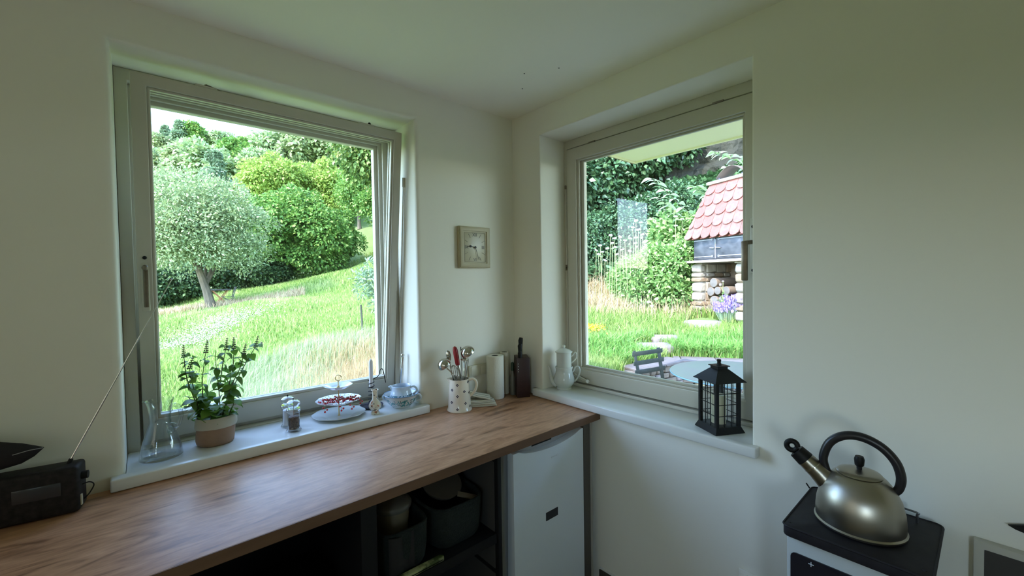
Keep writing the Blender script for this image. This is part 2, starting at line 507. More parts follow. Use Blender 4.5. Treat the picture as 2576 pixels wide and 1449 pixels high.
# vent rod at the right side
ro = MB(); ro.tube([(-0.632, 0.122, 1.13 + K), (-0.638, 0.160, 0.60 + K)], 0.0032); ro.tube([(-0.6325, 0.119, 1.165 + K), (-0.632, 0.123, 1.12 + K)], 0.0065)
ro.tube([(-0.638, 0.160, 0.60 + K), (-0.641, 0.158, 0.575 + K), (-0.638, 0.165, 0.555 + K), (-0.640, 0.185, 0.16 + K)], 0.0032)
loc(ro.build('vent_rod', M_PAINT, wA, smooth=True), wA)
ro = MB(); ro.tube([(-0.652, 0.130, 0.262 + K), (-0.662, 0.150, 0.10 + K)], 0.006); ro.tube([(-0.662, 0.150, 0.11 + K), (-0.70, 0.19, 0.075 + K), (-0.73, 0.20, 0.065 + K)], 0.008)
lv = loc(ro.build('vent_lever', M_STEEL, wA, smooth=True), wA)
ro = MB(); ro.ball((-0.652, 0.130, 0.268 + K), 0.0095, 14, 10); loc(ro.build('ball_knob', M_STEEL, wA, smooth=True), wA)
sl = MB(); sl.prism([(-1.7304, -0.0425), (-0.5987, -0.0425), (-0.5987, 0.002), (-0.629, 0.002), (-0.629, 0.212), (-1.694, 0.212), (-1.694, 0.002), (-1.7304, 0.002)], 0.001 + K, 0.040 + K)
loc(sl.build('window_sill', M_SILL, wA, bevel=0.005, seg=3), wA)
o = MB().box((-1.76, 0.33, -0.05 + K), (-0.57, 0.46, 0.012 + K)).build('outer_sill', M_EXT, wA, bevel=0.004); loc(o, wA)

# window B (east wall)
wB = empty('window_2', (0.2, -0.75, K), kind='structure')
mE = lambda u, w, d: (d, u, w + K)
fr = MB()
frame_ring(fr, -1.2783, -0.2214, 0.005, 1.421, (0.026, 0.022, 0.050, 0.046), 0.195, 0.240, mE)
frame_ring(fr, -1.2783, -0.2214, 0.005, 1.421, (0.060, 0.060, 0.10, 0.075), 0.240, 0.275, mE)
loc(fr.build('window_frame', M_PAINT, wB, bevel=0.003), wB)
sm = MB()
frame_ring(sm, -1.250, -0.248, 0.062, 1.369, (0.062, 0.064, 0.075, 0.066), 0.188, 0.232, mE)
sashB = loc(sm.build('sash', M_PAINT, wB, bevel=0.004), wB)
lp = MB()
frame_ring(lp, -1.188, -0.312, 0.137, 1.303, (0.010, 0.016, 0.010, 0.008), 0.200, 0.216, mE)
frame_ring(lp, -1.185, -0.320, 0.140, 1.300, (0.016, 0.028, 0.018, 0.014), 0.216, 0.232, mE)
loc(lp.build('glazing_bead', M_PAINT, sashB, bevel=0.002), wB)
g = MB(); g.add([(0.212, -1.185, 0.14 + K), (0.212, -0.315, 0.14 + K), (0.212, -0.315, 1.30 + K), (0.212, -1.185, 1.30 + K)], [(0, 1, 2, 3)])
loc(g.build('pane', M_GLASS, sashB), wB)
gp = MB()   # open shadow gap above the sash, and the fittings in it
gp.box((0.1885, -0.445, 1.369 + K), (0.1945, -0.405, 1.376 + K)); gp.box((0.1885, -1.105, 1.369 + K), (0.1945, -1.06, 1.377 + K))
loc(gp.build('fitting', M_WORN, sashB), wB)
hb = MB(); hb.box((0.176, -1.232, 0.655 + K), (0.189, -1.210, 0.875 + K)); hp = loc(hb.build('handle_plate', M_PAINT, sashB, bevel=0.004), wB)
hb = MB(); hb.obox((0.135, -1.205, 0.705 + K), (0.014, 0.022, 0.155)); hb.bar((0.18, -1.218, 0.78 + K), (0.132, -1.206, 0.775 + K), 0.016)
loc(hb.build('handle', M_WORN, sashB, bevel=0.004), wB)
for z in (0.84, 0.668):
    hb = MB(); hb.ball((0.175, -1.221, z + K), 0.006, 8, 6); loc(hb.build('screw', M_BLACK, sashB, smooth=True), wB)
rb = MB(); rb.tube([(0.186, -0.243, 1.17 + K), (0.186, -0.243, 0.25 + K)], 0.0028); loc(rb.build('vent_rod', M_PAINT, wB, smooth=True), wB)
rb = MB()
for z in (1.16, 0.71, 0.70):
    rb.obox((0.184, -0.242, z + K), (0.008, 0.008, 0.022))
loc(rb.build('rod_clip', M_WORN, wB, bevel=0.001), wB)
rb = MB(); rb.tube([(0.178, -0.30, 0.105 + K), (0.165, -0.395, 0.085 + K)], 0.006); rb.tube([(0.180, -0.27, 0.10 + K), (0.17, -0.40, 0.075 + K)], 0.004); loc(rb.build('vent_lever', M_PAINT, wB, smooth=True), wB)
rb = MB(); rb.ball((0.163, -0.402, 0.084 + K), 0.010, 14, 10); loc(rb.build('ball_knob', M_SILL, wB, smooth=True), wB)
sl = MB(); sl.prism([(-0.036, -1.3034), (0.002, -1.3034), (0.002, -1.2775), (0.196, -1.2775), (0.196, -0.2225), (0.002, -0.2225), (0.002, -0.1738), (-0.036, -0.1738)], 0.001 + K, 0.040 + K)
loc(sl.build('window_sill', M_SILL, wB, bevel=0.006, seg=3), wB)
o = MB().box((0.28, -1.33, -0.05 + K), (0.46, -0.17, 0.012 + K)).build('outer_sill', M_EXT, wB, bevel=0.004); loc(o, wB)
# white casing strip under the sash of window B
st = MB().box((0.176, -1.277, 0.040 + K), (0.196, -0.2225, 0.056 + K)); loc(st.build('sill_strip', M_PAINT, wB, bevel=0.003), wB)

# ------------------------------------------------------------------ worktop
def wood(name, c0, c1, c2, rough, stretch=(1.0, 5.0, 5.0), scale=3.4):
    m = bpy.data.materials.new(name); m.use_nodes = True
    nt = m.node_tree; b = nt.nodes['Principled BSDF']
    t = nt.nodes.new('ShaderNodeTexCoord'); mp_ = nt.nodes.new('ShaderNodeMapping'); mp_.inputs['Scale'].default_value = stretch
    n1 = nt.nodes.new('ShaderNodeTexNoise'); n1.inputs['Scale'].default_value = scale; n1.inputs['Detail'].default_value = 8; n1.inputs['Distortion'].default_value = 1.8
    n2 = nt.nodes.new('ShaderNodeTexNoise'); n2.inputs['Scale'].default_value = scale * 7; n2.inputs['Detail'].default_value = 4
    r = nt.nodes.new('ShaderNodeValToRGB'); e = r.color_ramp.elements
    e[0].position = 0.30; e[0].color = (*c2, 1); e[1].position = 0.62; e[1].color = (*c0, 1)
    q = e.new(0.44); q.color = (*c1, 1)
    mx_ = nt.nodes.new('ShaderNodeMix'); mx_.data_type = 'RGBA'; mx_.blend_type = 'MULTIPLY'
    r2 = nt.nodes.new('ShaderNodeValToRGB'); r2.color_ramp.elements[0].position = 0.3; r2.color_ramp.elements[0].color = (0.80, 0.78, 0.76, 1); r2.color_ramp.elements[1].position = 0.6
    mx_.inputs['Factor'].default_value = 1.0
    nt.links.new(t.outputs['Object'], mp_.inputs['Vector'])
    nt.links.new(mp_.outputs['Vector'], n1.inputs['Vector']); nt.links.new(mp_.outputs['Vector'], n2.inputs['Vector'])
    nt.links.new(n1.outputs['Fac'], r.inputs['Fac']); nt.links.new(n2.outputs['Fac'], r2.inputs['Fac'])
    nt.links.new(r.outputs['Color'], mx_.inputs['A']); nt.links.new(r2.outputs['Color'], mx_.inputs['B'])
    nt.links.new(mx_.outputs['Result'], b.inputs['Base Color'])
    bp = nt.nodes.new('ShaderNodeBump'); bp.inputs['Strength'].default_value = 0.12; bp.inputs['Distance'].default_value = 0.0015
    nt.links.new(n2.outputs['Fac'], bp.inputs['Height']); nt.links.new(bp.outputs['Normal'], b.inputs['Normal'])
    b.inputs['Roughness'].default_value = rough
    return m
M_TOP = wood('worktop_wood', (0.64, 0.35, 0.205), (0.52, 0.27, 0.15), (0.26, 0.12, 0.06), 0.38)
M_EDGE = mat('worktop_edge', (0.20, 0.105, 0.06), 0.5, noise=(5, (0.15, 0.075, 0.04), 1.0, (1, 8, 8)))
wt = empty('worktop', (-1.6, -0.30, K - 0.034), label='long wood-effect worktop running under the sill of the meadow window', cat='worktop')
o = MB().box((X0, -0.6055, -0.034 + K), (-0.001, -0.001, K)).build('top_board', M_TOP, wt, bevel=0.0015); loc(o, wt)
o = MB().box((X0, -0.6075, -0.0335 + K), (-0.001, -0.6055, -0.0008 + K)).build('edge_band', M_EDGE, wt); loc(o, wt)
tag(o, 'darker brown front edge')

# under the worktop: dark open shelf unit
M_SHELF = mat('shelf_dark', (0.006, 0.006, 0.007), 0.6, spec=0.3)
M_SIDE = mat('shelf_side', (0.07, 0.065, 0.06), 0.6)
su = empty('shelf_unit', (-1.4, -0.3, 0), label='black open shelf unit under the worktop holding baskets and pots', cat='shelf')
def part(mbx, name, m, root, **kw):
    return loc(mbx.build(name, m, root, **kw), root)
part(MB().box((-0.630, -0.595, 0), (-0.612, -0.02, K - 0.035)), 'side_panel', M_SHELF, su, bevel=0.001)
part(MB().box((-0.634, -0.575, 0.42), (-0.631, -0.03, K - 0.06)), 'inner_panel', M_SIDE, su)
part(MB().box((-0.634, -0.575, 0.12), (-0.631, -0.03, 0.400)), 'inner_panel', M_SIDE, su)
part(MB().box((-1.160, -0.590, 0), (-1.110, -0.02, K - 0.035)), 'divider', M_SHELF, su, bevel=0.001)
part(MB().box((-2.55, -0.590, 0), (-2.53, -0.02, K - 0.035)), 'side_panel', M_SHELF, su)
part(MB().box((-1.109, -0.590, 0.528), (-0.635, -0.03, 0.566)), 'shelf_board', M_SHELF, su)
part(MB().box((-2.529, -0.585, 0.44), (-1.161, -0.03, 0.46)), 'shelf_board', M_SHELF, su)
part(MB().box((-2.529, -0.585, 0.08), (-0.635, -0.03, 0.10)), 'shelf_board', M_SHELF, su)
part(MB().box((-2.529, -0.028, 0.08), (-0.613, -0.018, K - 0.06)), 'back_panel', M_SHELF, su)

# fridge
M_FR = mat('fridge_white', (0.74, 0.80, 0.86), 0.35)
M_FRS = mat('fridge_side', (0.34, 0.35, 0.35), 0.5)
fg = empty('fridge', (-0.335, -0.3, 0), label='small white fridge standing under the right end of the worktop', cat='fridge')
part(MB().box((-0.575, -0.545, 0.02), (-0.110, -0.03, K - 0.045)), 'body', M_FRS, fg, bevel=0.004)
db = MB()
# door with a scooped grip along its top edge
xs = np.linspace(-0.553, -0.122, 30)
zt = []
for x in xs:
    t_ = (x + 0.553) / 0.431
    zt.append(K - 0.048 - (0.030 * math.sin(math.pi * min(1, max(0, (t_ - 0.08) / 0.86))) ** 0.6 if 0.08 < t_ < 0.94 else 0))
n = len(xs)
vs = [(x, -0.600, 0.05) for x in xs] + [(x, -0.600, z) for x, z in zip(xs, zt)] + [(x, -0.552, 0.05) for x in xs] + [(x, -0.566, z) for x, z in zip(xs, zt)]
fs = []
for i in range(n - 1):
    fs += [(i, i + 1, n + i + 1, n + i), (2 * n + i, 3 * n + i, 3 * n + i + 1, 2 * n + i + 1), (n + i, n + i + 1, 3 * n + i + 1, 3 * n + i), (i, 2 * n + i, 2 * n + i + 1, i + 1)]
fs += [(0, n, 3 * n, 2 * n), (n - 1, 3 * n - 1, 4 * n - 1, 2 * n - 1)]
db.add(vs, fs)
door = part(db, 'door', M_FR, fg, smooth=True)
part(MB().box((-0.548, -0.566, K - 0.086), (-0.127, -0.553, K - 0.050)), 'handle_recess', mat('fridge_grip', (0.40, 0.41, 0.41), 0.5), fg)
part(MB().box((-0.42, -0.5672, K - 0.062), (-0.30, -0.566, K - 0.056)), 'grip_slot', M_BLACK, fg)
bd = part(MB().box((-0.343, -0.6012, K - 0.135), (-0.287, -0.600, K - 0.108)), 'badge', mat('badge_black', (0.01, 0.01, 0.012), 0.3), door)
bd.location = (0, 0, 0)
def text_obj(name, s, size, m, parent, M, ext=0.0004):
    cu = bpy.data.curves.new(name, 'FONT'); cu.body = s; cu.size = size; cu.extrude = ext; cu.align_x = 'CENTER'; cu.align_y = 'CENTER'
    cu.resolution_u = 2
    t = bpy.data.objects.new('tmp', cu); COL.objects.link(t)
    dg = bpy.context.evaluated_depsgraph_get()
    me = bpy.data.meshes.new_from_object(t.evaluated_get(dg))
    bpy.data.objects.remove(t)
    me.transform(M)
    me.materials.clear(); me.materials.append(m)
    return link(name, me, parent)
M_LET = mat('badge_letters', (0.75, 0.78, 0.80), 0.4)
MX = Matrix.Translation(Vector((-0.315, -0.6014, K - 0.1215)) - Vector(fg.location)) @ Matrix.Rotation(math.radians(90), 4, 'X')
text_obj('badge_lettering', 'ZANUSSI', 0.0115, M_LET, door, MX)
# narrow filler beside the fridge
M_FILL = mat('filler_panel', (0.10, 0.088, 0.075), 0.6)
fp = empty('filler_panel', (-0.06, -0.3, 0), label='narrow dark filler board between the fridge and the side wall', cat='panel')
part(MB().box((-0.105, -0.590, 0), (-0.060, -0.02, K - 0.035)), 'board', M_FILL, fp, bevel=0.001)
part(MB().box((-0.059, -0.594, 0), (-0.050, -0.02, K - 0.035)), 'edge_strip', mat('edge_strip', (0.42, 0.40, 0.35), 0.6), fp)

# things on the shelves
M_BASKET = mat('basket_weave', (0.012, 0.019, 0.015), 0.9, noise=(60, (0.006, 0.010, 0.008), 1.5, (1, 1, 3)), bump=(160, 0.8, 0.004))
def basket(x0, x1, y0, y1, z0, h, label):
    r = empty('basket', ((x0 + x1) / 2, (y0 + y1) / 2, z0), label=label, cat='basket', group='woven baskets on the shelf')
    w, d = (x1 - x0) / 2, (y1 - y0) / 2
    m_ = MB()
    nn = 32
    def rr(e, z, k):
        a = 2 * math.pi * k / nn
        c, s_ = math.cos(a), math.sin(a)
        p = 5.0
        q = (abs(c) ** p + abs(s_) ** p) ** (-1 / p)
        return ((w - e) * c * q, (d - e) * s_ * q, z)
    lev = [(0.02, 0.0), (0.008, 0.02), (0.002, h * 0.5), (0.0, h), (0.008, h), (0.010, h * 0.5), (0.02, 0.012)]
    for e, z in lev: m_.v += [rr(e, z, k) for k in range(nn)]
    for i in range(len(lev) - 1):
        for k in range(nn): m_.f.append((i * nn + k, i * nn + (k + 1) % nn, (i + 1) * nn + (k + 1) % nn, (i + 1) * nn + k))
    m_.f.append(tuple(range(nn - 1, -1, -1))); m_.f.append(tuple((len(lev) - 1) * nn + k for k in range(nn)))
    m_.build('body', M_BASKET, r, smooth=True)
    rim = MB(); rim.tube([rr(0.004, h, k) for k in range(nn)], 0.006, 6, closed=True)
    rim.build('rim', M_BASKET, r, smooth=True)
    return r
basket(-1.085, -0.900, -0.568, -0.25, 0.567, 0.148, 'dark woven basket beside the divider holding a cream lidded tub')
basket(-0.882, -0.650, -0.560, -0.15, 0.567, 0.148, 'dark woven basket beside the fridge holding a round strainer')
M_TUB = mat('cream_tub', (0.20, 0.165, 0.11), 0.5)
tb = empty('lidded_tub', (-0.985, -0.43, 0.580), rz=0.3, label='cream round tub with domed lid standing in the left basket', cat='tub')
MB().lathe([(0.048, 0), (0.060, 0.16), (0.058, 0.16), (0.046, 0.01)], 28).build('body', M_TUB, tb, smooth=True)
MB().lathe([(0.066, 0.160), (0.068, 0.172), (0.064, 0.180), (0.045, 0.190), (0.0, 0.196)], 28).build('lid', mat('tub_lid', (0.13, 0.12, 0.10), 0.4), tb, smooth=True)
sn = empty('strainer', (-0.775, -0.40, 0.715), rot=(math.radians(26), math.radians(-8), 0.4), label='round beige strainer with a stub handle lying in the right basket', cat='strainer')
MB().lathe([(0.0, 0.0), (0.05, 0.008), (0.075, 0.030), (0.082, 0.045), (0.078, 0.045), (0.0, 0.030)], 28).build('bowl', mat('strainer_beige', (0.09, 0.075, 0.055), 0.7, bump=(300, 0.6, 0.002)), sn, smooth=True)
MB().bar((0.0, -0.078, 0.042), (0.045, -0.150, 0.040), 0.022, 0.007).build('handle', M_TUB, sn, bevel=0.002)
dc = empty('cloth', (-1.035, -0.515, 0.640), label='dark cloth hanging over the edge of the left basket', cat='cloth')
cm = MB(); 
for i in range(6):
    for j in range(5):
        cm.v.append((-0.03 + i * 0.018, -0.055 - 0.008 * math.sin(i * 1.3) , 0.07 - j * 0.03 + 0.006 * math.cos(i)))
for i in range(5):
    for j in range(4): cm.f.append((i * 5 + j, i * 5 + j + 1, (i + 1) * 5 + j + 1, (i + 1) * 5 + j))
so = cm.build('fabric', mat('dark_cloth', (0.02, 0.018, 0.018), 0.9), dc, smooth=True)
md = so.modifiers.new('s', 'SOLIDIFY'); md.thickness = 0.004
M_PACK = mat('green_packet', (0.42, 0.43, 0.20), 0.45, noise=(28, (0.06, 0.08, 0.02), 3.0, (1, 1, 1)))
pk = empty('packet', (-0.97, -0.555, 0.536), rz=0.0, label='flat green and cream printed packet at the front edge of the shelf', cat='packet')
pk.location = (-0.955, -0.578, 0.5665)
MB().prism([(-0.10, -0.012), (0.085, -0.010), (0.09, 0.0), (0.08, 0.012), (-0.105, 0.012)], 0, 0.016).build('wrapper', M_PACK, pk, bevel=0.004)
MB().box((-0.10, -0.0125, 0.006), (0.08, -0.0118, 0.009)).build('seam', M_SHELF, pk)
M_POT = mat('pot_steel', (0.10, 0.10, 0.10), 0.25, metal=1.0)
for (x, y, z, r_, lab) in ((-1.555, -0.43, 0.46, 0.075, 'dark steel pot with a rounded lid under the worktop, nearer the window end'), (-1.33, -0.43, 0.46, 0.085, 'dark steel pot with a greenish glass lid under the worktop')):
    pt = empty('cooking_pot', (x, y, z), label=lab, cat='pot', group='pots on the lower shelf')
    MB().lathe([(r_ * .95, 0), (r_, 0.01), (r_, 0.12), (r_ + .004, 0.124), (r_ - .004, .122), (r_ - .004, .01)], 32).build('body', M_POT, pt, smooth=True)
    MB().lathe([(r_ + .005, 0.125), (r_ + .003, 0.131), (r_ * .6, 0.150), (0, 0.156)], 32).build('lid', mat('pot_lid', (0.03, 0.035, 0.025), 0.12, spec=0.8), pt, smooth=True)
    MB().lathe([(0.006, 0.154), (0.014, 0.165), (0.014, 0.175), (0, 0.177)], 14).build('knob', M_BLACK, pt, smooth=True)
bx = empty('orange_fruit', (-0.86, -0.42, 0.10), label='blurred orange round fruit deep on the lowest shelf', cat='fruit')
MB().ball((0, 0, 0.045), 0.045, 16, 12).build('fruit', mat('orange_skin', (0.5, 0.16, 0.03), 0.5), bx, smooth=True)

# ------------------------------------------------------------------ things on the sills and the worktop
def facing(x, y):
    """heading that turns local x across the view and local y away from the photographer's side"""
    return math.atan2(y - CAM[1], x - CAM[0]) - math.pi / 2
S = K + 0.040
def smooth_curve(pts, n=6):
    P = [Vector(p) for p in pts]; out = []
    for i in range(len(P) - 1):
        p0 = P[max(i - 1, 0)]; p1 = P[i]; p2 = P[i + 1]; p3 = P[min(i + 2, len(P) - 1)]
        for k in range(n):
            t = k / n
            out.append(0.5 * ((2 * p1) + (-p0 + p2) * t + (2 * p0 - 5 * p1 + 4 * p2 - p3) * t * t + (-p0 + 3 * p1 - 3 * p2 + p3) * t ** 3))
    out.append(P[-1])
    return out
M_JUG = thin_glass('jug_glass', (0.95, 0.97, 0.97), boost=2.2)
M_CHINA = mat('white_china', (0.72, 0.76, 0.76), 0.12, coat=0.5)
M_CREAM = mat('cream_glaze', (0.76, 0.68, 0.55), 0.22, coat=0.4)
M_BRASS = mat('brass', (0.60, 0.44, 0.20), 0.28, metal=1.0)

# glass jug
r = empty('glass_jug', (-1.603, 0.078, S), facing(-1.603, 0.078), 'clear glass jug with a curled handle at the left end of the sill', 'jug')
prof = [(0.0, 0.002), (0.056, 0.002), (0.061, 0.006), (0.058, 0.030), (0.050, 0.065), (0.040, 0.098), (0.0345, 0.116), (0.031, 0.122), (0.030, 0.135), (0.031, 0.165), (0.036, 0.192), (0.041, 0.205)]
MB().lathe(prof + [(q - 0.0022, z) for q, z in prof[::-1][:-3]] + [(0.054, 0.010), (0.0, 0.008)], 40).build('body', M_JUG, r, smooth=True)
M_JH = thin_glass('jug_handle_glass', (0.88, 0.91, 0.93), boost=4.0)
MB().tube(smooth_curve([(0.026, -0.02, 0.117), (0.045, -0.022, 0.108), (0.054, -0.022, 0.128), (0.057, -0.022, 0.152), (0.051, -0.022, 0.176), (0.036, -0.022, 0.184), (0.027, -0.022, 0.172), (0.032, -0.022, 0.164)]), [0.0068] * 30 + [0.0055] * 13, 12).build('handle', M_JH, r, smooth=True)
MB().tube(smooth_curve([(0.026, -0.02, 0.120), (0.044, -0.022, 0.112), (0.040, -0.024, 0.094), (0.028, -0.026, 0.086), (0.018, -0.024, 0.096), (0.022, -0.022, 0.112)]), 0.0035, 10).build('handle_end', M_JH, r, smooth=True)
MB().tube([(-0.037, 0.01, 0.200), (-0.041, 0.0, 0.206), (-0.046, -0.006, 0.207)], [0.004, 0.004, 0.002], 8).build('spout', M_JUG, r, smooth=True)

# basil plant in a paper pot
r = empty('potted_basil', (-1.440, 0.108, S), facing(-1.44, 0.108), 'flowering basil plant in a brown paper pot with cream cuff', 'plant')
M_PAPER = mat('brown_paper', (0.34, 0.205, 0.13), 0.75, noise=(12, (0.23, 0.135, 0.085), 1.2, (1, 1, 1)), bump=(30, 0.7, 0.006))
M_CUFF = mat('cream_paper', (0.50, 0.46, 0.37), 0.75, noise=(10, (0.40, 0.36, 0.29), 1.0, (1, 1, 1)), bump=(22, 0.5, 0.005))
def crumple(me, amp, f=40):
    from mathutils import noise as N_
    for v in me.vertices:
        d = N_.noise(Vector(v.co) * f)
        q = math.hypot(v.co.x, v.co.y) + 1e-6
        v.co.x += v.co.x / q * d * amp; v.co.y += v.co.y / q * d * amp
body = MB().lathe([(0.0, 0.001), (0.054, 0.001), (0.060, 0.006), (0.0625, 0.02), (0.0625, 0.045), (0.061, 0.07), (0.060, 0.088)], 48, sy=0.86).build('pot', M_PAPER, r, smooth=True); crumple(body.data, 0.007, 22)
cu = MB().lathe([(0.0595, 0.068), (0.0655, 0.066), (0.067, 0.073), (0.0655, 0.103), (0.0635, 0.106), (0.060, 0.103), (0.058, 0.07)], 48, sy=0.86).build('cuff', M_CUFF, r, smooth=True); crumple(cu.data, 0.005, 16)
MB().lathe([(0.0, 0.096), (0.03, 0.094), (0.059, 0.090)], 24, sy=0.86).build('soil', mat('soil', (0.03, 0.022, 0.016), 0.95, bump=(90, 1.0, 0.01)), r, smooth=True)
M_STEM = mat('plant_stem', (0.10, 0.16, 0.04), 0.6, noise=(30, (0.06, 0.05, 0.03), 1.0, (1, 1, 1)))
M_LEAF = leafmat('basil_leaf', (0.15, 0.30, 0.045), (0.28, 0.45, 0.09), trans=0.5, rough=0.4)
M_LEAF2 = leafmat('basil_leaf_dark', (0.08, 0.17, 0.03), (0.14, 0.25, 0.05), trans=0.35, rough=0.45)
M_BUD = mat('basil_bud', (0.10, 0.11, 0.07), 0.7)
def leaf_mesh(name, m, asp=0.62, droop=0.25, fold=0.18):
    N = 6; L = 1.0; vs = []; fs = []
    for i in range(N + 1):
        t = i / N
        w = asp * 0.5 * math.sin(math.pi * min(1, t ** 0.75)) ** 0.85 if 0 < t < 1 else 0.0
        z = 0.10 * math.sin(math.pi * t * 0.8) - droop * t * t
        vs += [(-w, t, z + fold * w), (0, t, z), (w, t, z + fold * w)]
    for i in range(N):
        a = i * 3
        fs += [(a, a + 1, a + 4, a + 3), (a + 1, a + 2, a + 5, a + 4)]
    mb = MB(); mb.v = vs; mb.f = fs
    return mb.mesh(name, m, smooth=True)
LM = [leaf_mesh('leaf', M_LEAF, 0.80), leaf_mesh('leaf', M_LEAF2, 0.70, 0.4, 0.2), leaf_mesh('leaf', M_LEAF, 0.85, 0.1, 0.1), leaf_mesh('leaf', M_LEAF2, 0.62, 0.5, 0.3)]
def Z_(zx, zy, dy=0.0): return ((zx - 790) * 0.000350, dy, 0.100 + (838 - zy) * 0.000425)
stems = [
    [Z_(660, 850), Z_(640, 740), Z_(600, 520, -.01), Z_(575, 400, -.01), Z_(612, 275, -.01)],
    [Z_(640, 740), Z_(560, 480, -.02), Z_(538, 300, -.02), Z_(536, 165, -.02)],
    [Z_(700, 850, -.01), Z_(680, 600, .01), Z_(690, 430, .01), Z_(738, 155, .015)],
    [Z_(830, 850), Z_(825, 600, .0), Z_(810, 430, -.005), Z_(803, 235, -.005)],
    [Z_(840, 850, -.01), Z_(930, 590, -.02), Z_(1020, 420, -.02), Z_(1060, 300, -.02), Z_(1082, 203, -.02)],
    [Z_(850, 860, .02), Z_(950, 620, .02), Z_(1100, 360, .01), Z_(1175, 250, .01), Z_(1210, 148, .01)],
    [Z_(830, 600, .01), Z_(860, 420, .02), Z_(900, 240, .02), Z_(916, 148, .02)],
    [Z_(900, 640, .02), Z_(960, 420, .02), Z_(975, 260, .03), Z_(978, 146, .03)],
    [Z_(650, 850, .02), Z_(600, 720, .03), Z_(555, 640, .03)],
    [Z_(880, 850, -.02), Z_(940, 760, -.03), Z_(960, 680, -.03)]]
rp = random.Random(3)
nleaf = 0
for si, st_ in enumerate(stems):
    c = smooth_curve(st_, 8)
    MB().tube(c, [0.0022 * (1 - 0.6 * i / len(c)) for i in range(len(c))], 6).build('stem', M_STEM, r, smooth=True)
    total = len(c)
    k = 3; side = rp.random() * 3.14
    while k < total - (5 if si in (1, 2, 4, 5, 6, 7) else 1):
        p = c[k]; frac = k / total
        for s_ in (0, 1):
            a = side + math.pi * s_ + rp.uniform(-0.4, 0.4)
            sz = rp.uniform(0.040, 0.062) * (1.0 - 0.42 * frac) * (0.8 if si in (1, 6, 7) else 1.0)
            o = bpy.data.objects.new('leaf', LM[rp.choice([0, 1, 2, 3])]); COL.objects.link(o); o.parent = r
            o.location = p; o.rotation_euler = (rp.uniform(-0.9, 0.45), rp.uniform(-0.6, 0.6), a); o.scale = (sz, sz, sz); nleaf += 1
        side += math.pi / 2 + rp.uniform(-0.3, 0.3)
        k += rp.choice([2, 3, 3, 4])
    if si in (1, 2, 5, 6, 7, 4, 0):
        top = c[-1]; b_ = MB(); d = (c[-1] - c[-4]).normalized()
        for q in range(7):
            cp = top - d * (q * 0.0072); rr_ = 0.0018 + q * 0.0005
            for w_ in range(5):
                a = w_ * 1.2566 + q
                b_.ball((cp.x + math.cos(a) * rr_ * 1.3, cp.y + math.sin(a) * rr_ * 1.3, cp.z), 0.0016 + 0.0002 * q, 5, 4)
        b_.build('flower_spike', M_BUD, r)
for i in range(34):   # low bushy leaves over the pot edge
    a = rp.uniform(0, 6.28); q = rp.uniform(0.012, 0.05); sz = rp.uniform(0.036, 0.056)
    o = bpy.data.objects.new('leaf', LM[i % 4]); COL.objects.link(o); o.parent = r
    o.location = (math.cos(a) * q, math.sin(a) * q * 0.8, rp.uniform(0.105, 0.19)); o.rotation_euler = (rp.uniform(-0.3, 0.9), rp.uniform(-0.4, 0.4), a - 1.57); o.scale = (sz, sz, sz)

# mills
M_MILL = thin_glass('mill_glass', (0.93, 0.95, 0.97), boost=3.0)
def mill(x, y, name, label, fill, fz, bumpy):
    r = empty(name, (x, y, S), 0, label, 'mill', 'glass mills on the sill')
    MB().lathe([(0.0, 0.001), (0.027, 0.001), (0.0285, 0.005), (0.024, 0.011), (0.0222, 0.016), (0.0222, 0.076), (0.026, 0.080), (0.0275, 0.087), (0.025, 0.092), (0.0, 0.092)], 28).build('body', M_MILL, r, smooth=True)
    MB().lathe([(0.0, 0.093), (0.012, 0.094), (0.018, 0.098), (0.0255, 0.108), (0.0245, 0.118), (0.017, 0.125), (0.0, 0.127)], 28).build('cap', M_MILL, r, smooth=True)
    f = MB().lathe([(0.0, 0.009), (0.0185, 0.009), (0.0195, 0.013), (0.0195, fz), (0.016, fz + 0.003), (0.0, fz + 0.004)], 24).build('filling', fill, r, smooth=True)
    if bumpy:
        gb = MB(); rg = random.Random(5)
        for i in range(70):
            a = rg.uniform(0, 6.28); z = rg.uniform(0.014, fz + 0.002)
            gb.ball((0.0190 * math.cos(a), 0.0190 * math.sin(a), z), 0.0026, 6, 4)
        gb2 = gb.build('peppercorns', fill, r); gb2['kind'] = 'stuff'
    MB().tube([(0, 0, 0.06), (0, 0, 0.128)], 0.0016, 6).build('spindle', M_STEEL, r)
    MB().ball((0, 0, 0.131), 0.0035, 10, 8).build('knob', M_BLACK, r, smooth=True)
mill(-1.190, 0.112, 'salt_mill', 'clear glass mill filled with white salt, against the window', mat('salt', (0.80, 0.80, 0.82), 0.8), 0.070, False)
mill(-1.186, 0.040, 'pepper_mill', 'clear glass mill filled with dark peppercorns, nearer the room', mat('pepper', (0.045, 0.03, 0.025), 0.6, noise=(260, (0.16, 0.10, 0.07), 2.0, (1, 1, 1))), 0.058, True)

